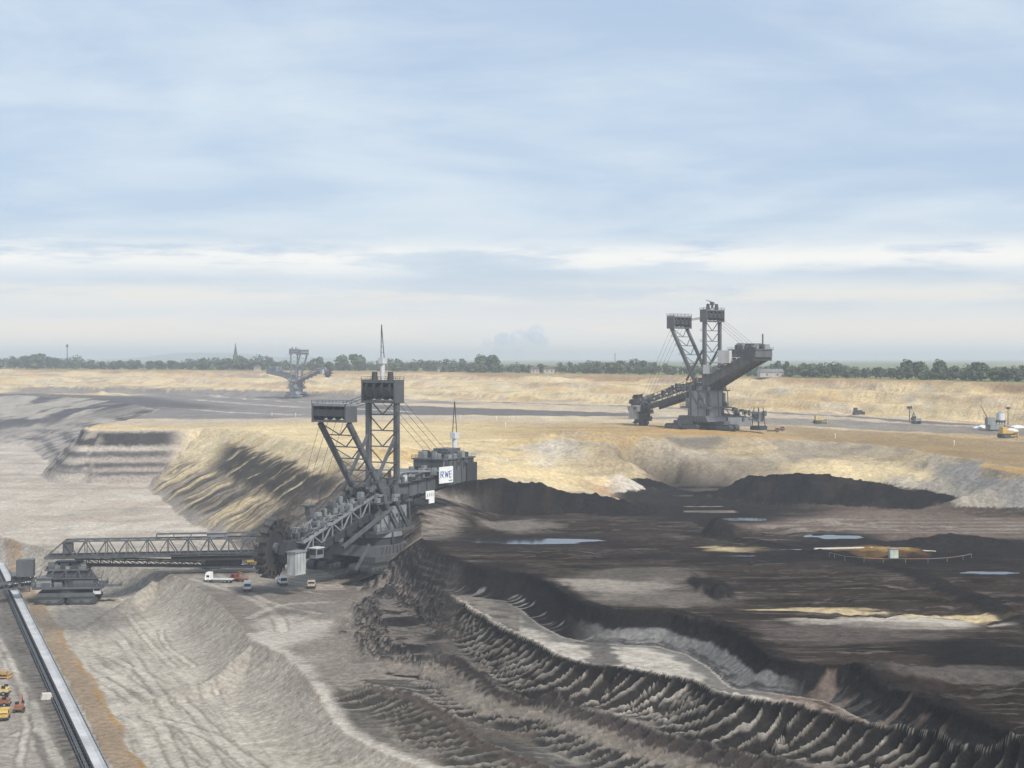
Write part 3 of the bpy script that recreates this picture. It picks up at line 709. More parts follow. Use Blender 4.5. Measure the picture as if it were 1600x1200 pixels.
# --- A: low cut with two windrows, down to the belt floor
low = [(-700, 1600, 20, AZ), (-420, 1000, 18, AZ), (-262, 722, 16, AZ), P(30, 846, BZ) + (14, AZ), P(100, 862, BZ) + (13, AZ), P(170, 879, BZ) + (13, AZ), P(246, 892, BZ) + (14, AZ), P(300, 912, BZ) + (17, AZ), P(352, 950, BZ) + (18, AZ), P(384, 986, BZ) + (16, AZ), P(396, 999, BZ) + (15, AZ), P(436, 1018, BZ) + (15, AZ), P(462, 1040, -75.5) + (16, AZ), P(486, 1066, -76) + (17, AZ),
       P(515, 1105, -77) + (16, AZ), P(532, 1128, -78) + (13, AZ), P(556, 1143, -78.3) + (10, AZ), P(606, 1165, -78.5) + (10, AZ), P(680, 1196, -79) + (10, AZ), P(760, 1228, -79.5) + (10, AZ), (12, 262, 10, AZ), (50, 220, 10, AZ), (70, 180, 10, AZ)]
slB = sel(180, 1700); x, y = XX[slB], YY[slB]; sl = slB
d, s, w, fl = pline(x + 1.0 * fbm(x, y, 14, 3, 181) + 0.4 * fbm(x, y, 3, 3, 182), y + 1.0 * fbm(x, y, 14, 3, 183), smooth_line(low, 3), [(70, 60), (-2500, 60), (-2500, 1600)], 40)
t = np.clip(d / w, 0, 1)
rb, q = ribs(s, t, 184, 5.0, 2.3)
h0 = H[sl].copy()
S_ = 1 - (1 - t) ** 1.9
H[sl] = np.where(d > 0, h0 + (np.minimum(fl, h0) - h0) * S_, h0)
on = ((t > 0) & (t < 1)).astype(np.float32)
H[sl] -= on * np.clip(np.sin(np.pi * t), 0, 1) ** 0.7 * (0.35 * rb + 0.4 * fbm(s + 4 * t, t * 2, 5, 3, 185))
inA = sm(-0.3, 0.3, d)
paint(sl, inA, PALE * np.array((0.97, 0.98, 0.97)))
paint(sl, inA * on * (0.25 + 0.3 * rb) * (1 - sm(0.6, 1, t)), np.array((0.235, 0.21, 0.18)))
paint(sl, inA * on * sm(0.0, 0.5, fbm(s + 5 * t, t * 3, 1.8, 3, 186)) * 0.4, np.array((0.22, 0.20, 0.17)))
paint(sl, inA * on * (1 - sm(0.02, 0.10, t)) * 0.4, PINK * 0.8)
lipA = sm(-5, -1, d) * (1 - inA) * (y < 420) * (x < 0)
paint(sl, lipA * 0.75, WHITE * 0.95)
for line, wd in (([P(248, 892, BZ) + (7.6,), P(214, 925, -79) + (4.5,), P(180, 950, -82) + (2.2,), P(140, 982, -83.5) + (0.9,), P(105, 1010, -84) + (0.2,)], 6.0),
                 ([P(395, 1000, BZ) + (8.2,), P(362, 1030, -78) + (5.6,), P(330, 1060, -80.8) + (3.2,), P(250, 1090, -82.8) + (1.5,), P(160, 1113, -83.8) + (0.3,)], 7.0)):
    dr, sr, hr = pline(x + 0.8 * fbm(x, y, 8, 3, 187), y + 0.8 * fbm(x, y, 8, 3, 188), smooth_line(line, 4), [(-400, 0), (400, 0)], 30)
    ww = wd * (0.35 + hr / 8.0)
    pr = np.clip(1 - np.abs(dr) / ww, 0, 1)
    H[sl] = np.maximum(H[sl], np.where(pr > 0, AZ + hr * pr, -1e3))
    onr = sm(0.0, 0.25, pr)
    paint(sl, onr * 0.5, np.array((0.30, 0.27, 0.23)))
    paint(sl, onr * sm(0.0, 0.6, -dr / ww * 1.5) * 0.0, DUST)
# tracks along the belt on the floor
bx0, by0 = P(147, 1182, AZ + 1.2); bx1, by1 = P(3, 885, AZ + 1.2)
bl = math.hypot(bx1 - bx0, by1 - by0); bdx, bdy = (bx1 - bx0) / bl, (by1 - by0) / bl
along = (x - bx0) * bdx + (y - by0) * bdy
side = (x - bx0) * bdy - (y - by0) * bdx            # positive to the right of the belt
flatA = inA * sm(0.9, 1.0, t)
tr = fbm(side + 0.0022 * np.abs(along - 60) ** 1.6, along * 0.035, 1.7, 4, 191, 0.65)
tr2 = fbm(side + 0.004 * np.abs(along) ** 1.5, along * 0.05, 5, 4, 192)
H[sl] += flatA * 0.22 * tr
paint(sl, flatA * sm(0.0, 0.45, tr) * 0.62, np.array((0.21, 0.19, 0.162)))
paint(sl, flatA * sm(0.05, 0.5, tr2) * 0.35, WHITE * 0.95)
paint(sl, flatA * sm(0.0, 0.5, fbm(x, y, 22, 4, 193)) * 0.35, np.array((0.27, 0.24, 0.205)))
sw = side + 1.6 * fbm(along, side, 30, 3, 194) + 0.6 * fbm(along, side, 5, 3, 195)
wdr = sm(0, 300, along)
strip = sm(2.2, 3.0, sw) * (1 - sm(8.2, 9.4, sw + 0.6 * wdr)) * inA
paint(sl, strip * 0.95, np.array((0.26, 0.195, 0.135))); paint(sl, strip * sm(6.6, 7.6, sw) * 0.65 * sm(-0.5, 0.3, fbm(along, side, 14, 4, 199)), ORANGE * 0.95); paint(sl, strip * sm(0.1, 0.5, tr2) * 0.5, np.array((0.30, 0.235, 0.17)))
H[sl] += strip * 0.35
dark = sm(-10.5, -9.0, sw - 1.5 * fbm(along, side, 12, 3, 196)) * (1 - sm(-2.5, -1.5, sw)) * inA
paint(sl, dark * 0.85, np.array((0.115, 0.105, 0.096)))
paint(sl, dark * sm(0.0, 0.4, 0.5 * np.sin(along * 1.6) + 1.2 * fbm(x, y, 6, 3, 197)) * (sw > -6) * 0.5, np.array((0.05, 0.046, 0.044)))
paint(sl, inA * (1 - sm(-11, -9, sw)) * 0.75, np.array((0.30, 0.27, 0.235))); paint(sl, inA * (1 - sm(-11, -9, sw)) * sm(0.0, 0.4, tr2) * 0.45, np.array((0.20, 0.18, 0.16)))
ld = blob(x, y, 135, 965, 80, 22, AZ, 0.5, 9)
paint(sl, ld * flatA * 0.75, np.array((0.14, 0.13, 0.12)))
ff = (d < 0) * sm(540, 520, y) * (y < 600) * (x < -40)
bk = fbm(x, y * 2.5, 16, 4, 198)
fB = (d < 0) * (np.abs(H[sl] - BZ) < 1.0) * (y < 620)
paint(sl, fB * 0.5, np.array((0.30, 0.26, 0.22)))
paint(sl, fB * sm(0.0, 0.4, bk) * 0.5, np.array((0.19, 0.17, 0.15)))
paint(sl, fB * (blob(x, y, 320, 905, 60, 18, BZ, 0.4, 4) + blob(x, y, 480, 955, 55, 5, BZ, 0.4, 5)) * 0.6, np.array((0.13, 0.12, 0.11)))
paint(sl, fB * blob(x, y, 450, 985, 60, 22, BZ, 0.4, 6) * 0.7, WHITE * 0.85)

# --- tyre and crawler tracks
sl = sel(280, 760); x, y = XX[sl], YY[sl]
low_floor = (np.abs(H[sl] - AZ) < 1.2); dig_floor = (np.abs(H[sl] - BZ) < 1.0)
TRK = [(AZ, [(250, 985), (262, 1010), (300, 1040), (340, 1085)]), (AZ, [(120, 1010), (180, 1030), (260, 1075), (330, 1140), (380, 1200)]), (AZ, [(150, 1040), (230, 1085), (290, 1130), (340, 1200)]), (AZ, [(190, 1120), (260, 1150), (320, 1195)]), (AZ, [(190, 1000), (215, 1040), (250, 1085)]),
       (AZ, [(230, 1120), (330, 1150), (420, 1215)]), (AZ, [(200, 960), (230, 1000), (290, 1060)]), (AZ, [(20, 1150), (60, 1140), (95, 1200)]), (AZ, [(10, 1030), (40, 1080), (70, 1150), (100, 1215)]), (AZ, [(0, 1000), (30, 1060), (40, 1130), (30, 1200)]), (AZ, [(160, 1060), (240, 1120), (280, 1200)]),
       (BZ, [(300, 905), (380, 930), (430, 960), (440, 985)]), (BZ, [(290, 900), (400, 912), (520, 930)]), (BZ, [(330, 890), (420, 940), (500, 958)]), (BZ, [(250, 830), (330, 860), (420, 900), (520, 915)]), (BZ, [(100, 790), (250, 800), (360, 830), (440, 880)]), (BZ, [(60, 810), (190, 822), (330, 815)]), (BZ, [(390, 965), (440, 945), (520, 940)])]
for i, (zl, pts) in enumerate(TRK):
    ln = smooth_line([P(u, v, zl) for u, v in pts], 4)
    k = np.nonzero((x > ln[:, 0].min() - 5) & (x < ln[:, 0].max() + 5) & (y > ln[:, 1].min() - 5) & (y < ln[:, 1].max() + 5) & (low_floor if zl == AZ else dig_floor))[0]
    if not len(k): continue
    a, b = x[k], y[k]; a = a + 0.5 * fbm(a, b, 9, 2, 300 + i); b = b + 0.5 * fbm(a, b, 9, 2, 320 + i)
    best = np.full(len(k), 1e9, np.float32); ss_ = np.zeros(len(k), np.float32); acc = 0.0
    for p0, p1 in zip(ln[:-1], ln[1:]):
        v_ = p1 - p0; l2 = float(v_ @ v_); t_ = np.clip(((a - p0[0]) * v_[0] + (b - p0[1]) * v_[1]) / l2, 0, 1)
        dq = np.hypot(a - p0[0] - t_ * v_[0], b - p0[1] - t_ * v_[1]); c_ = dq < best; best[c_] = dq[c_]; ss_[c_] = acc + t_[c_] * math.sqrt(l2); acc += math.sqrt(l2)
    gauge = 1.1 + 0.5 * (i % 3)
    tm_ = 1 - sm(0.25, 0.6, np.abs(best - gauge)); mid_ = 1 - sm(gauge * 0.4, gauge * 0.9, best)
    mk = sm(-0.6, 0.1, fbm(ss_, best, 30, 2, 340 + i))
    base = k + sl.start
    for m_, cc in ((mk * tm_ * 0.6, np.array((0.185, 0.165, 0.14))), (mk * mid_ * 0.4, WHITE * 0.95)):
        C[base] = C[base] * (1 - m_[:, None]) + cc.astype(np.float32) * m_[:, None]
    H[base] -= mk * tm_ * 0.16

# --- shallow pans for the pools
PUDDLES = [(830, 845, 106, 4.6, DZ), (1098, 764.5, 46, 3.2, DZ), (1062, 774, 24, 1.6, DZ), (1310, 838.5, 40, 3.4, DZ), (1548, 894.5, 46, 2.8, DZ), (1118, 799, 52, 2.4, DZ), (1165, 811, 40, 2.6, DZ), (1025, 756, 34, 1.6, DZ), (1150, 868, 30, 1.8, DZ), (1265, 858, 60, 1.4, DZ), (1090, 791, 50, 1.4, DZ)]
sl = sel(380, 800); x, y = XX[sl], YY[sl]
for i, (u, v, du, dv, Z) in enumerate(PUDDLES):
    b = blob(x, y, u, v, du, dv, Z, 0.12, 200 + i, 0.28)
    wide = blob(x, y, u, v, du * 1.5, dv * 2.6, Z, 0.5, 200 + i, 0.2)
    H[sl] = H[sl] * (1 - wide) + (Z + 0.12) * wide
    H[sl] -= 0.6 * b
    paint(sl, wide * 0.8, COAL * 1.8)

# --- the near wall of the pit below the camera
near_wall = (-2.2 - 0.305 * YY).astype(np.float32)
k = near_wall > H
H[k & (YY < 300)] = near_wall[k & (YY < 300)]
C[k & (YY < 300)] = DUST
H += (0.07 * fbm(XX, YY, 2.0, 3, 211) * (YY < 700)).astype(np.float32)
H += (0.5 * fbm(XX, YY, 9.0, 3, 212) * (YY > 640) * (YY < 2600) * (H < -30)).astype(np.float32)
H[:] = np.where((XX > -400) | True, H, H)

def ground_material():
    m = bpy.data.materials.new('dug_earth'); m.use_nodes = True
    nt = m.node_tree; N, L = nt.nodes, nt.links
    b = N['Principled BSDF']; b.inputs['Roughness'].default_value = 0.95; b.inputs['Specular IOR Level'].default_value = 0.0
    at = N.new('ShaderNodeAttribute'); at.attribute_name = 'earth'
    ge = N.new('ShaderNodeNewGeometry')
    def noise(scale, detail, rough, sz=(1, 1, 1)):
        mp = N.new('ShaderNodeMapping'); mp.inputs['Scale'].default_value = sz
        L.new(ge.outputs['Position'], mp.inputs[0])
        n = N.new('ShaderNodeTexNoise'); n.inputs['Scale'].default_value = scale; n.inputs['Detail'].default_value = detail; n.inputs['Roughness'].default_value = rough
        L.new(mp.outputs[0], n.inputs['Vector']); return n.outputs['Fac']
    def mr(v, a, c_, lo, hi):
        r = N.new('ShaderNodeMapRange'); L.new(v, r.inputs[0])
        for i, q in enumerate((a, c_, lo, hi)): r.inputs[1 + i].default_value = q
        return r.outputs[0]
    def mul(a, c_):
        n = N.new('ShaderNodeMath'); n.operation = 'MULTIPLY'; L.new(a, n.inputs[0]); L.new(c_, n.inputs[1]); return n.outputs[0]
    f = mul(mr(noise(0.55, 9, 0.75, (1, 1, 1.5)), 0.32, 0.68, 0.60, 1.40), mr(noise(0.06, 6, 0.6, (1, 0.5, 2.0)), 0.3, 0.7, 0.85, 1.15))
    v = N.new('ShaderNodeVectorMath'); v.operation = 'SCALE'
    L.new(at.outputs['Color'], v.inputs[0]); L.new(f, v.inputs['Scale'])
    L.new(v.outputs[0], b.inputs['Base Color'])
    bp = N.new('ShaderNodeBump'); bp.inputs['Strength'].default_value = 0.9; bp.inputs['Distance'].default_value = 0.7
    L.new(noise(0.8, 8, 0.7), bp.inputs['Height']); L.new(bp.outputs[0], b.inputs['Normal'])
    return m

def build_ground():
    nr, nc = len(RY), len(CT)
    me = bpy.data.meshes.new('ground')
    me.vertices.add(nr * nc)
    co = np.empty((nr * nc, 3), np.float32); co[:, 0] = XX; co[:, 1] = YY; co[:, 2] = H
    me.vertices.foreach_set('co', co.ravel())
    i = np.arange((nr - 1) * nc).reshape(nr - 1, nc)[:, :-1].ravel()
    q = np.stack([i, i + 1, i + nc + 1, i + nc], 1).astype(np.int32)
    me.loops.add(q.size); me.loops.foreach_set('vertex_index', q.ravel())
    me.polygons.add(len(q)); me.polygons.foreach_set('loop_start', np.arange(0, q.size, 4, dtype=np.int32))
    me.polygons.foreach_set('use_smooth', np.ones(len(q), bool))
    at = me.attributes.new('earth', 'FLOAT_COLOR', 'POINT')
    rgba = np.ones((nr * nc, 4), np.float32); rgba[:, :3] = C
    at.data.foreach_set('color', rgba.ravel())
    me.update(calc_edges=True); me.validate()
    o = bpy.data.objects.new('ground', me); COL.objects.link(o)
    me.materials.append(ground_material())
    return tag(o, kind='structure')
ground = build_ground()
_rowY = RY
def gz(x, y):
    """height of the ground sheet at a place"""
    j = int(np.clip(np.searchsorted(RY, y) - 1, 0, len(RY) - 2)); t_ = x / y
    i = int(np.clip(np.searchsorted(CT, t_), 0, len(CT) - 1))
    h0 = H[j * len(CT) + i]; h1 = H[(j + 1) * len(CT) + i]
    f = (y - RY[j]) / (RY[j + 1] - RY[j])
    return float(h0 + (h1 - h0) * f)
# ---------------------------------------------------------------- materials of the machines
STEEL = mat('grimy_steel', (0.080, 0.085, 0.090), 0.6, 0.0, 0.35, 0.35, True)
DSTEEL = mat('dark_steel', (0.032, 0.034, 0.037), 0.6, 0.0, 0.35, 0.35, True)
LSTEEL = mat('pale_grey_paint', (0.20, 0.213, 0.222), 0.55, 0.0, 0.25, 0.3, True)
WSTEEL = mat('dirty_white_paint', (0.52, 0.53, 0.53), 0.5, 0.0, 0.2, 0.3, True)
GREENGREY = mat('green_grey_paint', (0.20, 0.225, 0.215), 0.6, 0.0, 0.3, 0.3, True)
RUST = mat('rusty_plate', (0.085, 0.058, 0.046), 0.8, 0.0, 0.4, 0.6)
BLACKR = mat('black_rubber', (0.018, 0.018, 0.019), 0.8, 0.0, 0.3, 0.5)
BUCKET = mat('worn_bucket_steel', (0.055, 0.050, 0.047), 0.55, 0.2, 0.4, 0.6)
YELLOWP = mat('yellow_paint', (0.50, 0.33, 0.07), 0.45, 0.0, 0.15, 0.8)
REDP = mat('red_paint', (0.20, 0.055, 0.045), 0.45, 0.0, 0.15, 0.8)
BLUEP = mat('blue_paint', (0.06, 0.16, 0.42), 0.4, 0.0, 0.15, 0.8)
WHITEP = mat('white_paint', (0.78, 0.78, 0.76), 0.4, 0.0, 0.08, 0.8)
ORANGEP = mat('orange_brown_paint', (0.24, 0.10, 0.05), 0.5, 0.0, 0.2, 0.8)
GLASSD = mat('dark_window_glass', (0.02, 0.026, 0.032), 0.12, 0.0, 0.1, 1.0)
SIGNBLUE = mat('sign_blue', (0.02, 0.09, 0.36), 0.5, 0.0, 0.05, 1.0)

def beam_ob(name, a, b, w, m, parent, h=None):
    return MB().beam(a, b, w, h).build(name, m, parent)
def lerp(a, b, t): return Vector(a) + (Vector(b) - Vector(a)) * t

def lattice(parent, name, A0, A1, B0, B1, n, wc, wb, m, mb_=None, cross=True, kind='zig', lv=True):
    """flat lattice frame between chords A0-A1 and B0-B1: chords, posts and diagonals, each its own piece"""
    fr = MB().beam(A0, A1, wc).beam(B0, B1, wc).build(name, m, parent)
    m2 = mb_ or m
    for i in range(n + 1):
        p, q = lerp(A0, A1, i / n), lerp(B0, B1, i / n)
        if lv: beam_ob('strut', p, q, wb, m2, fr)
        if i < n and cross:
            r, t = lerp(A0, A1, (i + 1) / n), lerp(B0, B1, (i + 1) / n)
            if kind == 'vee':
                mid = (r + t) / 2
                beam_ob('diagonal', p, mid, wb, m2, fr); beam_ob('diagonal', q, mid, wb, m2, fr)
            elif kind == 'x':
                beam_ob('diagonal', p, t, wb, m2, fr); beam_ob('diagonal', q, r, wb, m2, fr)
            else:
                beam_ob('diagonal', *((p, t) if i % 2 == 0 else (q, r)), wb, m2, fr)
    return fr

def railing(mb, a, b, h=1.1, step=2.5, w=0.10):
    a, b = Vector(a), Vector(b); n = max(1, int((b - a).length / step)); up = Vector((0, 0, h))
    mb.beam(a + up, b + up, w); mb.beam(a + up * 0.5, b + up * 0.5, w * 0.8)
    for i in range(n + 1):
        p = lerp(a, b, i / n); mb.beam(p, p + up, w)
    return mb

def crawler(parent, c, L, W, Hh, rz=0.0):
    """one crawler: a track band with rounded ends round a frame, with road wheels and pads"""
    r = Hh / 2; prof = []
    for i in range(9):
        t = -math.pi / 2 + math.pi * i / 8; prof.append((L / 2 - r + r * math.cos(t), r + r * math.sin(t)))
    for i in range(9):
        t = math.pi / 2 + math.pi * i / 8; prof.append((-L / 2 + r + r * math.cos(t), r + r * math.sin(t)))
    o = MB().prism(prof, -W / 2, W / 2).build('crawler', DSTEEL, parent, c, rz)
    fr = MB().box((0, 0, r), (L * 0.72, W * 1.10, Hh * 0.42)).build('track_frame', STEEL, o)
    n = max(3, int(L / 2.4))
    for i in range(n):
        xx = -L / 2 + r + (L - 2 * r) * i / (n - 1)
        MB().cyl((xx, -W * 0.56, r * 0.72), (xx, W * 0.56, r * 0.72), r * 0.5, n=10).build('road_wheel', DSTEEL, o)
    pads = MB()
    k = int(L / 0.9)
    for i in range(k):
        xx = -L / 2 + r + (L - 2 * r) * i / (k - 1)
        pads.box((xx, 0, Hh + 0.05), (0.45, W * 1.02, 0.16)); 
    pd = pads.build('track_pads', BLACKR, o); pd['kind'] = 'stuff'
    return o

def bucket_wheel(parent, c, R, W, nb, tilt=0.0, small=False, yaw=0.0):
    """wheel turning about the local y axis"""
    root = MB()
    ring = []
    n = 40
    # drum ring: inner and outer rim
    vs, fs = [], []
    prof = [(R * 0.86, -W / 2), (R * 0.86, W / 2), (R * 0.62, W * 0.42), (R * 0.62, -W * 0.42)]
    for i in range(n):
        t = 2 * math.pi * i / n
        for r_, y_ in prof: vs.append((r_ * math.cos(t), y_, r_ * math.sin(t)))
    for i in range(n):
        j = (i + 1) % n
        for k in range(4):
            l = (k + 1) % 4; fs.append((i * 4 + k, i * 4 + l, j * 4 + l, j * 4 + k))
    root.add(vs, fs)
    wh = root.build('bucket_wheel', BUCKET, parent, c)
    wh.rotation_euler = (tilt, 0, yaw)
    MB().cyl((0, -W * 0.7, 0), (0, W * 0.7, 0), R * 0.20, n=20).build('hub', STEEL, wh)
    MB().cyl((0, -W * 0.30, 0), (0, W * 0.30, 0), R * 0.64, n=28).build('wheel_body', DSTEEL, wh)
    sp = None
    for i in range(0 if small else 8):
        t = 2 * math.pi * i / 8
        MB().beam((R * 0.18 * math.cos(t), -W * 0.36, R * 0.18 * math.sin(t)), (R * 0.64 * math.cos(t), -W * 0.36, R * 0.64 * math.sin(t)), 0.7, 0.5).build('spoke', STEEL, wh)
    b = MB()
    # one bucket: scoop open towards its cutting lip, with teeth
    h, w2, dp = R * 0.26, W * 0.62, R * 0.24
    prof = [(0, -h * 0.1), (dp * 0.95, -h * 0.25), (dp * 1.15, h * 0.45), (dp * 1.25, h * 0.62), (dp * 0.95, h * 0.60), (dp * 0.80, h * 0.05), (0, h * 0.25)]
    b.prism(prof, -w2, w2)
    b.prism([(0, 0), (dp * 1.1, -h * 0.2), (dp * 1.15, h * 0.45), (0, h * 0.4)], -w2, -w2 * 0.88)
    b.prism([(0, 0), (dp * 1.1, -h * 0.2), (dp * 1.15, h * 0.45), (0, h * 0.4)], w2 * 0.88, w2)
    for k in range(5):
        yy = -w2 + 2 * w2 * k / 4
        b.box((dp * 1.2, yy, h * 0.75), (dp * 0.14, w2 * 0.16, h * 0.3))
    me = b.mesh('bucket'); me.materials.append(BUCKET)
    for i in range(nb):
        t = 2 * math.pi * i / nb
        o = bpy.data.objects.new('bucket', me); COL.objects.link(o); o.parent = wh
        o.location = (R * 0.84 * math.cos(t), 0, R * 0.84 * math.sin(t)); o.rotation_euler = (0, -t, 0)
    return wh

def pulley_head(parent, zc, x, hw, hh, dp, lean=0.0, roof=False):
    """rope pulley house that crowns a mast"""
    mb = MB()
    hd = MB().box((x, 0, zc), (dp, hw * 2, hh * 0.34)).build('pulley_head', DSTEEL, parent)
    MB().box((x, 0, zc + hh * 0.40), (dp * 1.05, hw * 2.1, hh * 0.12)).build('head_deck', STEEL if not roof else LSTEEL, hd)
    MB().box((x, 0, zc - hh * 0.42), (dp * 1.05, hw * 2.1, hh * 0.10)).build('head_deck', STEEL, hd)
    for yy in (-0.72, -0.24, 0.24, 0.72):
        MB().cyl((x, yy * hw - 0.35, zc + hh * 0.05), (x, yy * hw + 0.35, zc + hh * 0.05), hh * 0.40, n=18).build('rope_pulley', DSTEEL, hd)
    for yy in (-1.0, 1.0):
        MB().box((x, yy * hw * 1.0, zc), (dp * 1.1, 0.5, hh * 0.95)).build('cheek_plate', STEEL, hd)
    r = MB()
    for yy in (-1.06, 1.06): railing(r, (x - dp * 0.5, yy * hw, zc + hh * 0.46), (x + dp * 0.5, yy * hw, zc + hh * 0.46))
    for xx in (-0.52, 0.52): railing(r, (x + xx * dp, -hw * 1.06, zc + hh * 0.46), (x + xx * dp, hw * 1.06, zc + hh * 0.46))
    r.build('head_railing', STEEL, hd)
    return hd

def mast(parent, foot_x, foot_z, top_x, top_z, hw, n, wc, wb, m, hw_top=None):
    """portal mast of two box columns with bracing between them"""
    hw_top = hw_top or hw
    ms = empty('mast', (0, 0, 0)); ms.parent = parent
    L = [Vector((foot_x, -hw, foot_z)), Vector((top_x, -hw_top, top_z))]; R = [Vector((foot_x, hw, foot_z)), Vector((top_x, hw_top, top_z))]
    beam_ob('column', L[0], L[1], wc, m, ms); beam_ob('column', R[0], R[1], wc, m, ms)
    for i in range(n):
        a, b = lerp(*L, i / n), lerp(*R, i / n); c, d = lerp(*L, (i + 1) / n), lerp(*R, (i + 1) / n)
        if i: beam_ob('crossbar', a, b, wb * 1.15, m, ms)
        mid = (a + b) / 2
        beam_ob('diagonal', c, mid, wb, m, ms); beam_ob('diagonal', d, mid, wb, m, ms)
    # ladder cage and small landings
    for i in range(1, n):
        p = lerp(*R, i / n); g = MB().box(p + Vector((1.4, 0.2, 0)), (2.6, 1.6, 0.18)); railing(g, p + Vector((0.2, 1.0, 0)), p + Vector((2.7, 1.0, 0))); g.build('landing', STEEL, ms)
    MB().beam(R[0] + Vector((1.2, 0.4, 0)), R[1] + Vector((1.2, 0.4, 0)), 0.5, 0.25).build('ladder', STEEL, ms)
    return ms

def lights_and_boxes(parent, name, spots, m):
    for c, d in spots: MB().box(c, d).build(name, m, parent)

def jib_crane(parent, base, h, jib, ang, rz, m=LSTEEL, cabw=2.2):
    """small slewing crane: pedestal, cab, jib"""
    c = MB().cyl(base, Vector(base) + Vector((0, 0, h)), cabw * 0.42, n=10).build('crane_pedestal', m, parent)
    top = Vector(base) + Vector((0, 0, h))
    MB().box(top + Vector((0, 0, cabw * 0.5)), (cabw * 1.3, cabw, cabw)).build('crane_cab', m, parent)
    d = Vector((math.cos(rz) * math.cos(ang), math.sin(rz) * math.cos(ang), math.sin(ang)))
    s = Vector((-math.sin(rz), math.cos(rz), 0)) * cabw * 0.35
    tip = top + d * jib + Vector((0, 0, cabw))
    o = top + Vector((0, 0, cabw))
    j = MB().beam(o + s, tip, 0.22).beam(o - s, tip, 0.22)
    for i in range(1, 6): j.beam(lerp(o + s, tip, i / 6), lerp(o - s, tip, i / 6), 0.12)
    j.build('crane_jib', STEEL, parent)
    return tip

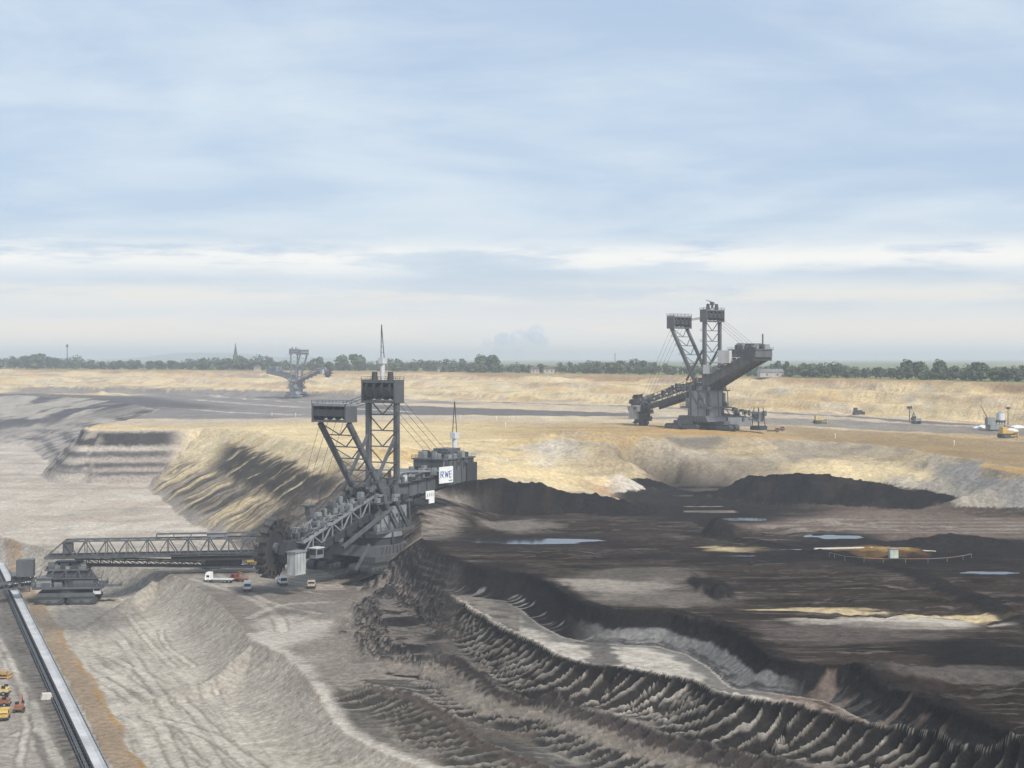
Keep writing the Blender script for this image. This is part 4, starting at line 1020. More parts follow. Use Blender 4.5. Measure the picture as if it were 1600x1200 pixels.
# ---------------------------------------------------------------- bucket-wheel excavator
def excavator(name, loc, fwd, label, S=1.0, boom_len=48.0, boom_z=(25.0, 15.0), wheel_R=8.5, yaw=0.0, wheel_side=-1, tail_len=52.0, tail_z=(27.0, 33.0), rear_h=62.0, front_h=51.5, lean=19.0, hw=6.0, big=True, head=(8.5, 6.5), boom_paint=None, wheel_z=None, clutter=False):
    """local frame: x towards the wheel, y to its left, z up, origin on the ground under the slew ring"""
    rz = math.atan2(fwd[1], fwd[0])
    E = empty(name, loc, rz); E.scale = (S, S, S)
    tag(E, label, 'excavator', 'bucket-wheel excavators in the pit')
    BP = boom_paint or LSTEEL
    # undercarriage: three groups of crawlers on a triangular base
    for gx, gy, nn in ((-9.5, 0.0, 2), (7.5, -9.0, 2), (7.5, 9.0, 2)):
        for k in range(nn):
            for j in (-1, 1):
                crawler(E, (gx + (k - 0.5) * 13.5 * (0.0 if nn == 2 and False else 1.0) * 0.98, gy + j * 2.4, 0.0), 12.5, 3.2, 3.2)
    MB().box((-9.5, 0, 4.0), (14, 5.0, 2.4)).build('crawler_yoke', STEEL, E)
    MB().box((7.5, -9, 4.0), (14, 5.0, 2.4)).build('crawler_yoke', STEEL, E)
    MB().box((7.5, 9, 4.0), (14, 5.0, 2.4)).build('crawler_yoke', STEEL, E)
    MB().prism([(-12, 4.8), (13, 4.8), (11, 8.0), (-10, 8.0)], -10.5, 10.5).build('undercarriage', STEEL, E)
    MB().cyl((0, 0, 8.0), (0, 0, 10.6), 9.4, n=36).build('slew_ring', DSTEEL, E)
    MB().cyl((0, 0, 10.6), (0, 0, 12.2), 9.9, n=36).build('slew_ring_rail', LSTEEL, E)
    # superstructure: platform decks, portal legs, machine rooms
    dk = MB().box((0, 0, 12.7), (22, 19, 1.0)); railing(dk, (-11, -9.4, 13.2), (11, -9.4, 13.2)); railing(dk, (-11, 9.4, 13.2), (11, 9.4, 13.2)); railing(dk, (11, -9.4, 13.2), (11, 9.4, 13.2))
    dk.build('lower_deck', STEEL, E)
    for y0 in (-1, 1):
        MB().box((-2.5, y0 * 6.6, 17.0), (9.0, 4.2, 7.6)).build('electric_room', LSTEEL, E)
        MB().box((5.2, y0 * 7.2, 15.6), (4.6, 3.4, 4.8)).build('transformer_room', GREENGREY, E)
        for k in range(4): MB().box((-5.4 + k * 2.0, y0 * 8.74, 17.6), (1.1, 0.08, 1.3)).build('louvre', DSTEEL, E)
        MB().beam((8.6, y0 * 6.0, 13.2), (2.5, y0 * hw, boom_z[0] + 1.5), 1.7).build('portal_leg', STEEL, E)
        MB().beam((-9.0, y0 * 6.0, 13.2), (-4.0, y0 * hw, boom_z[0] + 1.5), 1.7).build('portal_leg', STEEL, E)
        MB().beam((8.0, y0 * 6.2, 21.0), (-8.0, y0 * 6.2, 14.0), 0.6).build('portal_brace', STEEL, E)
    MB().box((-1, 0, 17.5), (13, 8.5, 8.6)).build('slew_tower', DSTEEL, E)
    d2 = MB().box((-1, 0, 22.2), (19, 17.5, 0.7)); railing(d2, (-10.4, -8.7, 22.5), (8.4, -8.7, 22.5)); railing(d2, (-10.4, 8.7, 22.5), (8.4, 8.7, 22.5))
    d2.build('upper_deck', STEEL, E)
    MB().box((-0.5, 0, 24.6), (12, 9.4, 4.0)).build('winch_house', STEEL, E)
    lights_and_boxes(E, 'cabinet', [((4, -7.0, 23.9), (3.2, 2.2, 2.6)), ((-6, -7.2, 23.7), (3.6, 2.0, 2.2)), ((5.5, 6.6, 23.8), (2.6, 2.4, 2.4)), ((-3, 7.3, 23.6), (2.4, 1.8, 2.0))], LSTEEL)
    MB().box((1.5, -9.2, 19.5), (1.8, 0.25, 3.0)).build('door', YELLOWP, E)
    MB().box((2.0, -7.9, 24.0), (1.6, 1.4, 2.2)).build('lamp_box', WSTEEL, E)
    # boom: a box of lattice sides sloping to the wheel
    x0, x1 = 4.0, boom_len - wheel_R * 0.62
    z0, z1 = boom_z[0] + 2.2, boom_z[1] + 3.0
    hb, dpt = 5.0, 5.4
    A = lambda t, y, dz: Vector((x0 + (x1 - x0) * t, y * hb * (1 - 0.12 * t), z0 + (z1 - z0) * t + dz * (1 - 0.25 * t)))
    n = 8
    boom = empty('wheel_boom', (0, 0, 0)); boom.parent = E
    for y0 in (-1, 1):
        beam_ob('top_chord', A(0, y0, 0), A(1, y0, 0), 0.75, BP, boom)
        beam_ob('bottom_chord', A(0, y0, -dpt), A(1, y0, -dpt), 0.85, DSTEEL, boom)
        for i in range(n):
            a, b = i / n, (i + 1) / n
            beam_ob('post', A(a, y0, 0), A(a, y0, -dpt), 0.34, LSTEEL, boom)
            beam_ob('diagonal', *((A(a, y0, -dpt), A(b, y0, 0)) if i % 2 == 0 else (A(a, y0, 0), A(b, y0, -dpt))), 0.38, LSTEEL, boom)
    for i in range(n + 1):
        a = i / n
        beam_ob('cross_strut', A(a, -1, 0), A(a, 1, 0), 0.36, BP, boom)
        beam_ob('cross_strut', A(a, -1, -dpt), A(a, 1, -dpt), 0.36, DSTEEL, boom)
        if i < n:
            b = (i + 1) / n
            beam_ob('wind_brace', A(a, -1, 0), (A(b, -1, 0) + A(b, 1, 0)) / 2, 0.28, BP, boom); beam_ob('wind_brace', A(a, 1, 0), (A(b, -1, 0) + A(b, 1, 0)) / 2, 0.28, BP, boom)
    bt = MB().beam(A(0.0, 0, -dpt + 1.6), A(1.0, 0, -dpt + 1.6), 3.2, 0.5); bt.build('boom_belt', BLACKR, boom)
    wk = MB().beam(A(0, -1.24, -dpt), A(1, -1.24, -dpt), 1.3, 0.18); railing(wk, A(0, -1.42, -dpt), A(1, -1.42, -dpt)); wk.build('walkway', STEEL, boom)
    # wheel with its chute, drive house and cab at the boom tip
    tip = A(1.0, 0, -dpt * 0.4)
    wc = Vector((boom_len, wheel_side * 3.6, wheel_z if wheel_z else boom_z[1] - 1.6))
    for y0 in (-1, 1):
        beam_ob('fork_arm', A(0.96, y0 * 0.9, -dpt * 0.9), wc + Vector((-1.0, y0 * 1.9 - wheel_side * 0.0, 0.4)), 1.3, DSTEEL, boom)
    bucket_wheel(E, wc, wheel_R, 2.5, 18 if big else 12, math.radians(6) * wheel_side, not big, yaw)
    g = MB().prism([(x1 - 1.0, z1 + 0.6), (x1 + 4.2, z1 + 0.4), (x1 + 6.0, z1 - 3.5), (x1 + 5.0, z1 - 6.5), (x1 - 1.0, z1 - 5.5)], -hb * 0.2, hb * 0.35)
    g.build('wheel_chute', DSTEEL, boom)
    gh = MB().box((x1 + 3.0, -wheel_side * 4.2, z1 - 6.2), (5.0, 3.4, 7.0)).build('drive_house', mat('dusty_white', (0.36, 0.37, 0.37), 0.6, 0, 0.35, 0.5, True), E)
    MB().box((x1 + 3.0, -wheel_side * 4.2, z1 - 2.5), (5.6, 4.0, 0.45)).build('drive_house_roof', LSTEEL, gh)
    for k in range(3): MB().box((x1 + 1.4 + 1.6 * k, -wheel_side * 5.93, z1 - 5.8), (0.12, 0.08, 6.0)).build('wall_rib', LSTEEL, gh)
    cb = MB().box((x1 - 3.0, -wheel_side * 7.4, z1 - 3.4), (3.6, 2.8, 3.0)).build('operator_cab', LSTEEL, E)
    MB().box((x1 - 1.16, -wheel_side * 7.4, z1 - 3.0), (0.08, 2.4, 1.6)).build('window', GLASSD, cb)
    MB().box((x1 - 3.0, -wheel_side * 8.84, z1 - 3.0), (2.8, 0.08, 1.5)).build('window', GLASSD, cb)
    MB().box((x1 - 3.0, -wheel_side * 7.4, z1 - 1.7), (4.2, 3.3, 0.3)).build('cab_roof', WSTEEL, cb)
    # masts and rope heads
    m1 = mast(E, 2.5, boom_z[0] + 2, 2.5 + lean, front_h - 2, hw, 6, 1.45, 0.32, STEEL)
    pulley_head(m1, front_h + 1.4, 2.5 + lean, hw + 0.9, head[1], 5.5, roof=True)
    m2 = mast(E, -5.0, boom_z[0] + 1, -5.0, rear_h - 5, hw, 6, 1.6, 0.34, STEEL)
    pulley_head(m2, rear_h - 2.5, -5.0, hw + 0.9, head[0], 5.0)
    for y0 in (-1, 1):
        MB().beam((-5, y0 * hw, boom_z[0] + 22), (9.5, y0 * hw, boom_z[0] + 3), 0.9).build('mast_stay', STEEL, E)
        MB().cyl((-5, y0 * 3.4, rear_h + 1.0), (-5, y0 * 3.4, rear_h + 4.2), 1.2, 0.9, n=12).build('sheave_cover', DSTEEL, m2)
    # stay ropes
    ropes = E
    for y0 in (-1, -0.35, 0.35, 1):
        MB().beam((2.5 + lean, y0 * hw * 0.8, front_h + 1), (x1 - 2, y0 * hb * 0.8, z1 + 0.3), 0.09).build('stay_rope', DSTEEL, E)
        MB().beam((2.5 + lean, y0 * hw * 0.8, front_h + 2), (-5, y0 * hw * 0.8, rear_h - 3), 0.17).build('stay_rope', DSTEEL, E)
        MB().beam((-5, y0 * hw * 0.8, rear_h - 2), (-tail_len * 0.80, y0 * 5.0, tail_z[1] + 5), 0.10).build('stay_rope', DSTEEL, E)
    # counterweight arm with winches and machine house
    tA = lambda t, y, dz: Vector((-3 - (tail_len - 3) * t, y * 6.0, tail_z[0] + (tail_z[1] - tail_z[0]) * t + dz))
    arm = empty('counterweight_arm', (0, 0, 0)); arm.parent = E
    for y0 in (-1, 1):
        MB().beam(tA(0.0, y0, 0), tA(1, y0, 0), 1.2, 5.0).build('plate_girder', STEEL, arm)
        for i in range(9):
            p = tA((i + 0.5) / 9, y0, 0); MB().beam(p + Vector((0, y0 * 0.66, -2.3)), p + Vector((0, y0 * 0.66, 2.3)), 0.22).build('stiffener', DSTEEL, arm)
        MB().beam((-6, y0 * hw, boom_z[0] + 9), tA(0.72, y0, 2.5), 0.7).build('arm_tie', LSTEEL, arm)
        beam_ob('arm_leg', (-3, y0 * 5.5, 22.5), tA(0.34, y0, -2), 1.0, STEEL, arm)
    MB().beam(tA(0.05, 0, -1.2), tA(1.0, 0, -1.2), 11.0, 0.5).build('arm_deck', STEEL, arm)
    e = tA(0.80, 0, 0)
    MB().box((e.x, 0, e.z + 4.2), (20, 13, 4.0)).build('machine_house', STEEL, E)
    hs = MB().box((e.x, 0, e.z + 6.4), (21, 14, 0.5)); railing(hs, (e.x - 10.5, -7, e.z + 6.6), (e.x + 10.5, -7, e.z + 6.6)); railing(hs, (e.x - 10.5, 7, e.z + 6.6), (e.x + 10.5, 7, e.z + 6.6)); railing(hs, (e.x + 10.5, -7, e.z + 6.6), (e.x + 10.5, 7, e.z + 6.6))
    hs.build('house_roof_deck', STEEL, E)
    MB().box((e.x - 2, 0.0, e.z + 8.2), (8, 6.5, 3.2)).build('winch_room', STEEL, E)
    lights_and_boxes(E, 'vent_box', [((e.x + 7.6, -4, e.z + 7.8), (2.4, 2.4, 2.4)), ((e.x + 7.6, 2, e.z + 7.5), (2.0, 3.0, 1.8)), ((e.x - 8, -3, e.z + 8.0), (3, 4, 2.8))], LSTEEL)
    MB().box((tA(1.0, 0, 0).x + 2.0, 0, tA(1, 0, 0).z + 0.4), (6.5, 14.5, 6.6)).build('counterweight', DSTEEL, E)
    for yy in (-4.4, 0, 4.4):
        MB().cyl((e.x + 5.2, yy - 1.4, e.z + 8.0), (e.x + 5.2, yy + 1.4, e.z + 8.0), 1.3, n=14).build('winch_drum', DSTEEL, E)
    for k in range(13):
        xx = e.x - 9.6 + k * 1.6
        for y0 in (-1, 1): MB().box((xx, y0 * 6.56, e.z + 4.2), (0.22, 0.16, 3.9)).build('wall_rib', DSTEEL if k % 3 else LSTEEL, E)
    for k in range(5): MB().box((e.x - 8 + k * 4.0, 6.66, e.z + 4.6), (1.5, 0.10, 1.3)).build('louvre', DSTEEL, E)
    for k in range(10):
        xx = -10 + k * 2.2
        for y0 in (-1, 1): MB().beam((xx, y0 * 10.56, 4.9), (xx * 0.88, y0 * 10.56, 7.9), 0.25).build('base_rib', DSTEEL, E)
    for k in range(6):
        a_ = 2 * math.pi * k / 6 + 0.3
        MB().cyl((9.95 * math.cos(a_), 9.95 * math.sin(a_), 8.2), (9.6 * math.cos(a_), 9.6 * math.sin(a_), 12.2), 0.5, n=8).build('slew_drive', DSTEEL, E)
    for y0 in (-1, 1):
        for k in range(3):
            xa = -8.5 + 6.0 * k
            MB().beam((xa, y0 * 9.3, 13.2), (xa, y0 * 8.6, 22.0), 0.35).build('deck_post', STEEL, E)
            MB().beam((xa, y0 * 9.3, 13.2), (xa + 6.0, y0 * 8.6, 22.0), 0.25).build('deck_brace', STEEL, E)
        for k in range(5):
            t_ = 0.12 + 0.16 * k
            p_ = A(t_, y0, -dpt); MB().box(p_ + Vector((0, y0 * 0.7, -0.9)), (2.2, 0.8, 1.6)).build('belt_drive', DSTEEL, boom)
        MB().beam(A(0, y0 * 1.02, 0.5), A(1, y0 * 1.02, 0.5), 0.08).build('boom_handrail', STEEL, boom)
    MB().beam(A(0.0, 0, -dpt + 0.2), A(0.94, 0, -dpt + 0.4), 6.4, 1.2).build('belt_trough', DSTEEL, boom)
    rc = random.Random(len(name) + int(loc[0]))
    if clutter:
        for k in range(46):
            t_ = rc.uniform(0.02, 0.98); hh_ = rc.uniform(0.7, 2.6)
            p_ = A(t_, rc.uniform(-1.1, 1.1), 0.2); MB().box(p_ + Vector((0, 0, hh_ / 2)), (rc.uniform(0.6, 2.4), rc.uniform(0.6, 1.8), hh_)).build('boom_fitting', rc.choice((STEEL, DSTEEL, LSTEEL, GREENGREY)), boom)
        for y0 in (-1, 1):
            MB().beam(A(0.05, y0, -dpt - 0.4), A(0.8, y0, -dpt - 1.2), 0.6, 2.6).build('boom_skirt', DSTEEL, boom)
            for k in range(16): MB().beam(A(k / 16, y0 * 1.05, 0.3), A(k / 16, y0 * 1.05, 2.2), 0.2).build('rail_post', STEEL, boom)
            MB().beam(A(0, y0 * 1.05, 2.2), A(1, y0 * 1.05, 2.2), 0.2).build('boom_rail', STEEL, boom)
        for k in range(40):
            t_ = rc.uniform(0.05, 1.0); hh_ = rc.uniform(0.8, 3.2); p_ = tA(t_, rc.uniform(-1.0, 1.15), 2.5)
            MB().box(p_ + Vector((0, 0, hh_ / 2)), (rc.uniform(0.7, 3.0), rc.uniform(0.7, 2.4), hh_)).build('arm_fitting', rc.choice((STEEL, DSTEEL, LSTEEL, WSTEEL, GREENGREY)), arm)
        for y0 in (-1, 1):
            for k in range(9):
                MB().beam(tA(k / 9, y0, -2.4), tA((k + 0.5) / 9, y0 * 0.5, -5.2 + 2.2 * k / 9), 0.35).build('under_brace', DSTEEL, arm); MB().beam(tA((k + 0.5) / 9, y0 * 0.5, -5.2 + 2.2 * k / 9), tA((k + 1) / 9, y0, -2.4), 0.35).build('under_brace', DSTEEL, arm)
            MB().beam(tA(0, y0 * 0.5, -5.3), tA(0.95, y0 * 0.5, -3.1), 0.6).build('under_chord', DSTEEL, arm)
    for k in range(44 if big else 22):
        sx, sy = rc.uniform(-10, 10), rc.choice((-1, 1)) * rc.uniform(6.0, 9.2); zz = rc.choice((13.2, 22.55))
        ww, dd_, hh_ = rc.uniform(0.8, 2.6), rc.uniform(0.7, 1.6), rc.uniform(0.8, 2.8)
        MB().box((sx, sy, zz + hh_ / 2), (ww, dd_, hh_)).build('cabinet', rc.choice((STEEL, DSTEEL, LSTEEL, GREENGREY)), E)
    for k in range(6):
        sy = rc.choice((-1, 1)) * rc.uniform(8.8, 9.6); xa = rc.uniform(-9, 2)
        st = MB().beam((xa, sy, 13.2), (xa + 7, sy, 22.3), 0.9, 0.2); railing(st, (xa, sy + 0.4, 13.2), (xa + 7, sy + 0.4, 22.3), 1.0, 2.0, 0.09); st.build('stairway', STEEL, E)
    for k in range(30 if clutter else 8):
        xa = e.x + rc.uniform(-9, 9); ya = rc.uniform(-6, 6.5); hh_ = rc.uniform(0.8, 2.4)
        MB().box((xa, ya, e.z + 6.65 + hh_ / 2), (rc.uniform(0.8, 2.5), rc.uniform(0.8, 2.0), hh_)).build('cabinet', rc.choice((STEEL, DSTEEL, LSTEEL)), E)
    for k in range(5):
        xa = -8 - k * 6.5; g_ = tA((abs(xa) - 3) / (tail_len - 3), 1, 0); r_ = MB().box((xa, 7.4, g_.z + 2.6), (6.4, 1.2, 0.15)); railing(r_, (xa - 3.2, 7.9, g_.z + 2.6), (xa + 3.2, 7.9, g_.z + 2.6)); r_.build('side_walkway', STEEL, arm)
    return E, dict(x1=x1, z1=z1, tA=tA, e=e, boom=boom)

B0 = P3(584, 903, BZ); B0.z = gz(B0.x, B0.y)
exc, q = excavator('bucket_wheel_excavator', B0, (-0.53, -0.848), label='nearest dark grey bucket-wheel excavator digging beside the coal face, blue-lettered white sign on its side', boom_z=(23.0, 9.5), tail_z=(25.0, 29.0), wheel_z=11.0, yaw=math.radians(13), clutter=True)
# sign boards on the visible side of the counterweight arm
def sign_board(parent, c, w, h, name='sign_board'):
    return MB().box(c, (w, 0.25, h)).build(name, WHITEP, parent)
e = q['e']
sb = sign_board(exc, (e.x + 11.0, 8.5, e.z + 1.2), 8.6, 5.8)
def letters(parent, word, x, y, z, h, m, name='lettering', face=1):
    """block letters from bars on a strip that faces local y"""
    G = {'R': [((0, 0), (0, 1)), ((0, 1), (.7, 1)), ((.7, 1), (.7, .55)), ((0, .55), (.7, .55)), ((.3, .55), (.75, 0))], 'W': [((0, 1), (.22, 0)), ((.22, 0), (.45, .8)), ((.45, .8), (.68, 0)), ((.68, 0), (.9, 1))], 'E': [((0, 0), (0, 1)), ((0, 1), (.65, 1)), ((0, .52), (.55, .52)), ((0, 0), (.65, 0))]}
    mb = MB(); cx = 0.0
    for ch in word:
        for (a, b), (c, d) in G[ch]: mb.beam((x - face * (cx + a * h), y, z + b * h), (x - face * (cx + c * h), y, z + d * h), 0.17 * h, 0.10)
        cx += 1.22 * h
    return mb.build(name, m, parent)
letters(exc, 'RWE', e.x + 14.6, 8.68, e.z + 0.3, 2.2, SIGNBLUE)
MB().box((e.x + 8.4, 8.66, e.z - 0.9), (2.2, 0.04, 0.35)).build('sign_small_print', LSTEEL, exc)
pb = MB().box((e.x + 20.5, 8.2, e.z - 5.2), (5.0, 0.3, 2.8)).box((e.x + 19.6, 8.2, e.z - 7.4), (3.2, 0.3, 1.6)).build('notice_board', WHITEP, exc)
for k in range(4): MB().box((e.x + 22.2 - k * 1.1, 8.38, e.z - 5.2), (0.35, 0.05, 1.2)).build('notice_mark', LSTEEL, pb)
jib_crane(exc, (-5, 0.0, 63.0), 6.0, 11.5, math.radians(87), 0.0, WSTEEL, 2.0)
jib_crane(exc, (e.x - 7.0, 0.0, e.z + 6.6), 6.5, 12.0, math.radians(76), 0.6, WSTEEL, 2.2)
# discharge tower the bridge leaves from
MB().box((9.5, -12.5, 9.0), (6, 5, 8)).build('transfer_house', DSTEEL, exc)
MB().beam((14, -13.5, 5), (16.5, -15.0, 21), 2.2, 2.0).build('guide_pylon', STEEL, exc)
MB().box((16.8, -15.2, 21.2), (4.8, 3.4, 0.5)).build('pylon_platform', STEEL, exc)
MB().beam((21, 8.5, 1.5), (15, 9.5, 9.5), 0.8).build('cable_arm', STEEL, exc)
MB().beam((26, 7.2, 9.5), (2, 9.2, 20.5), 1.2, 1.0).build('stair_girder', STEEL, exc)

# ---------------------------------------------------------------- conveyor bridge
def conveyor_bridge(a, b, label):
    d = Vector(b) - Vector(a); Lh = d.length; rz = math.atan2(d.y, d.x)
    T = empty('conveyor_bridge', a, rz); tag(T, label, 'conveyor bridge')
    w, h, n = 3.2, 5.6, 14
    L0 = 6.5
    side = {}
    for y0 in (-1, 1):
        y = y0 * w
        beam_ob('top_chord', (0, y, h), (Lh - L0, y, h), 0.55, STEEL, T); beam_ob('bottom_chord', (0, y, 0), (Lh, y, 0), 0.7, STEEL, T)
        beam_ob('end_diagonal', (Lh - L0, y, h), (Lh, y, 0), 0.5, STEEL, T)
        for i in range(n + 1):
            x = (Lh - L0) * i / n
            beam_ob('post', (x, y, 0), (x, y, h), 0.30, STEEL, T)
            if i < n:
                x2 = (Lh - L0) * (i + 1) / n; xm = (x + x2) / 2
                beam_ob('diagonal', (xm, y, 0), (x, y, h), 0.36, STEEL, T); beam_ob('diagonal', (xm, y, 0), (x2, y, h), 0.36, STEEL, T)
    for i in range(n + 1):
        x = (Lh - L0) * i / n
        beam_ob('cross_strut', (x, -w, h), (x, w, h), 0.28, STEEL, T)
        if i < n: beam_ob('wind_brace', (x, -w, h), ((Lh - L0) * (i + 1) / n, w, h), 0.22, STEEL, T)
    MB().box((Lh / 2, 0, -0.1), (Lh, 2 * w - 0.9, 0.35)).build('bridge_floor', STEEL, T)
    MB().box((Lh / 2 + 2, 0, 0.9), (Lh - 6, 2.4, 0.4)).build('bridge_belt', BLACKR, T)
    MB().box((Lh / 2 - Lh * 0.2, w + 0.5, -0.7), (Lh * 0.58, 0.25, 2.2)).build('belt_skirt', BLACKR, T)
    g = MB().box((Lh * 0.5, w + 1.0, 0.0), (Lh * 0.98, 0.9, 0.14)); railing(g, (2, w + 1.4, 0), (Lh - 2, w + 1.4, 0), 1.1, 4.0, 0.12); g.build('walkway', STEEL, T)
    c = MB(); c.beam((Lh * 0.30, -1.4, h + 1.7), (Lh * 0.64, -1.4, h + 1.7), 0.3); c.beam((Lh * 0.30, 1.4, h + 1.7), (Lh * 0.64, 1.4, h + 1.7), 0.3)
    for i in range(7):
        x = Lh * (0.30 + 0.34 * i / 6); c.beam((x, -1.4, h), (x, -1.4, h + 1.7), 0.2); c.beam((x, 1.4, h), (x, 1.4, h + 1.7), 0.2)
    c.build('gantry_rail', STEEL, T)
    MB().box((Lh * 0.44, 0, h + 1.2), (7, 2.6, 1.6)).build('trolley', LSTEEL, T)
    MB().box((Lh * 0.27, w + 1.5, -3.4), (1.8, 0.2, 1.1)).build('white_panel', WHITEP, T)
    MB().box((Lh - L0 - 1, 0, h * 0.6), (3.0, 2 * w * 0.9, h * 0.7)).build('drive_station', STEEL, T)
    return T
ra = P3(470, 868, 0); 
bridge = conveyor_bridge(Vector((-58, 543, -68.2)), Vector((-160, 527, -68.4)), 'long grey lattice conveyor bridge running left from the nearest excavator')

# ---------------------------------------------------------------- loading unit on crawlers over the belt line
def on_ground(u, v, Zg=BZ):
    z = Zg
    for _ in range(5):
        x, y = P(u, v, z); z = 0.5 * z + 0.5 * gz(x, y)
    x, y = P(u, v, z)
    return Vector((x, y, gz(x, y)))
def loading_unit(loc, rz, label):
    T = empty('loading_unit', loc, rz); tag(T, label, 'loading machine')
    for y0 in (-5.5, 5.5):
        for x0 in (-4.8, 4.8): crawler(T, (x0, y0, 0), 9.0, 2.8, 2.8)
    MB().box((0, 0, 3.4), (17, 13, 1.5)).build('undercarriage', STEEL, T)
    MB().cyl((0, 0, 4.1), (0, 0, 5.5), 6.0, n=28).build('slew_ring', DSTEEL, T)
    d = MB().box((0.5, 0, 6.0), (21, 13, 0.8)); railing(d, (-10, -6.4, 6.4), (11, -6.4, 6.4)); railing(d, (11, -6.4, 6.4), (11, 6.4, 6.4)); d.build('lower_deck', STEEL, T)
    MB().prism([(-7.5, 6.4), (8.5, 6.4), (5.5, 12.0), (-5.5, 12.0)], -4.6, 4.6).build('machinery_housing', DSTEEL, T)
    MB().box((-6.5, -4.9, 8.2), (4.5, 3.0, 3.4)).build('electric_room', LSTEEL, T)
    MB().box((5.0, -5.2, 7.7), (6.5, 2.2, 2.4)).build('switch_room', STEEL, T)
    MB().box((9.2, -5.0, 5.0), (2.2, 2.0, 2.8)).build('operator_cab', WSTEEL, T)
    MB().box((9.2, -6.03, 5.4), (1.7, 0.06, 1.2)).build('window', GLASSD, T)
    d = MB().box((0, 0, 12.3), (13, 10.5, 0.6)); railing(d, (-6.4, -5.2, 12.6), (6.4, -5.2, 12.6)); railing(d, (6.4, -5.2, 12.6), (6.4, 5.2, 12.6)); d.build('upper_deck', STEEL, T)
    MB().box((0, 0, 13.6), (8, 5.4, 2.2)).build('support_bearing', DSTEEL, T)
    for k, (x, y) in enumerate(((-5, -4.4), (5, -4.4), (-5, 4.4), (5, 4.4))): beam_ob('portal_leg', (x * 1.3, y * 1.2, 6.4), (x * 0.6, y * 0.7, 12.2), 0.8, STEEL, T)
    rl = random.Random(4)
    for k in range(34):
        zz = rl.choice((6.4, 6.4, 12.6)); lim = 10 if zz < 7 else 6
        ww, dd_, hh_ = rl.uniform(0.7, 2.6), rl.uniform(0.6, 1.6), rl.uniform(0.7, 2.6)
        MB().box((rl.uniform(-lim, lim), -rl.uniform(4.0, 6.0) * (1 if zz < 7 else 0.8), zz + hh_ / 2), (ww, dd_, hh_)).build('cabinet', rl.choice((STEEL, DSTEEL, LSTEEL, GREENGREY)), T)
    for x_ in (-9.5, -5.0, 0.0, 5.0, 10.0):
        beam_ob('deck_post', (x_, -6.3, 6.4), (x_ * 0.75, -5.4, 12.0), 0.28, STEEL, T); beam_ob('deck_brace', (x_, -6.3, 6.4), (x_ * 0.75 + 3.6, -5.4, 12.0), 0.22, STEEL, T)
    d = MB().box((1, -6.0, 9.4), (19, 1.6, 0.2)); railing(d, (-8.5, -6.7, 9.5), (10.5, -6.7, 9.5), 1.1, 1.8); d.build('side_gallery', STEEL, T)
    d = MB().box((13.5, -3.0, 6.2), (5.5, 4.0, 0.3)); railing(d, (11, -5, 6.3), (16, -5, 6.3)); railing(d, (16, -5, 6.3), (16, -1, 6.3)); d.build('end_platform', STEEL, T)
    # hopper under the bridge end
    MB().prism([(-3, 13.0), (3, 13.0), (1.6, 10.6), (-1.6, 10.6)], -2.6, 2.6).build('hopper', DSTEEL, T)
    # discharge arm to the left, over the belt
    for y0 in (-1, 1):
        beam_ob('arm_chord', (-4, y0 * 2.2, 9.6), (-25, y0 * 1.8, 6.2), 0.5, STEEL, T); beam_ob('arm_chord', (-4, y0 * 2.2, 6.9), (-25, y0 * 1.8, 4.4), 0.5, STEEL, T)
        for i in range(7):
            a, b = i / 7, (i + 1) / 7
            beam_ob('diagonal', lerp((-4, y0 * 2.2, 9.6), (-25, y0 * 1.8, 6.2), a), lerp((-4, y0 * 2.2, 6.9), (-25, y0 * 1.8, 4.4), b), 0.28, STEEL, T)
            beam_ob('post', lerp((-4, y0 * 2.2, 9.6), (-25, y0 * 1.8, 6.2), b), lerp((-4, y0 * 2.2, 6.9), (-25, y0 * 1.8, 4.4), b), 0.24, STEEL, T)
    MB().beam((-4, 0, 7.8), (-26, 0, 5.2), 2.6, 0.5).build('discharge_belt', BLACKR, T)
    MB().box((-24.5, 0, 5.2), (4.5, 4.6, 3.8)).build('discharge_chute', DSTEEL, T)
    MB().box((-12.5, -2.6, 13.0), (5.0, 4.0, 6.0)).build('counterweight_tower', STEEL, T)
    beam_ob('tower_leg', (-10.6, -2, 6.2), (-10.6, -2, 10.2), 0.8, STEEL, T); beam_ob('tower_leg', (-14.4, -2, 5.6), (-14.4, -2, 10.2), 0.8, STEEL, T)
    # lower girder reaching right under the bridge
    for y0 in (-1, 1):
        beam_ob('girder_chord', (2, y0 * 2.2, 15.8), (52, y0 * 2.0, 13.4), 0.5, DSTEEL, T); beam_ob('girder_chord', (2, y0 * 2.2, 13.4), (56, y0 * 2.0, 11.6), 0.5, DSTEEL, T)
        for i in range(14):
            a, b = i / 14, (i + 1) / 14
            p = ((2, y0 * 2.2, 15.8), (52, y0 * 2.0, 13.4)); q_ = ((2, y0 * 2.2, 13.4), (52, y0 * 2.0, 11.7))
            beam_ob('diagonal', lerp(*p, a), lerp(*q_, b), 0.24, DSTEEL, T); beam_ob('post', lerp(*p, b), lerp(*q_, b), 0.24, DSTEEL, T)
    MB().beam((2, 0, 13.6), (56, 0, 11.8), 3.6, 0.4).build('girder_belt', BLACKR, T)
    MB().box((47, 0, 13.6), (11, 3.4, 1.8)).build('girder_drive', DSTEEL, T)
    return T
lu = on_ground(108, 940, AZ)
loader = loading_unit(lu, math.radians(7), 'dark crawler loading machine standing between the pale belt line and the bridge end')
loader.scale = (1.12, 1.12, 0.95)

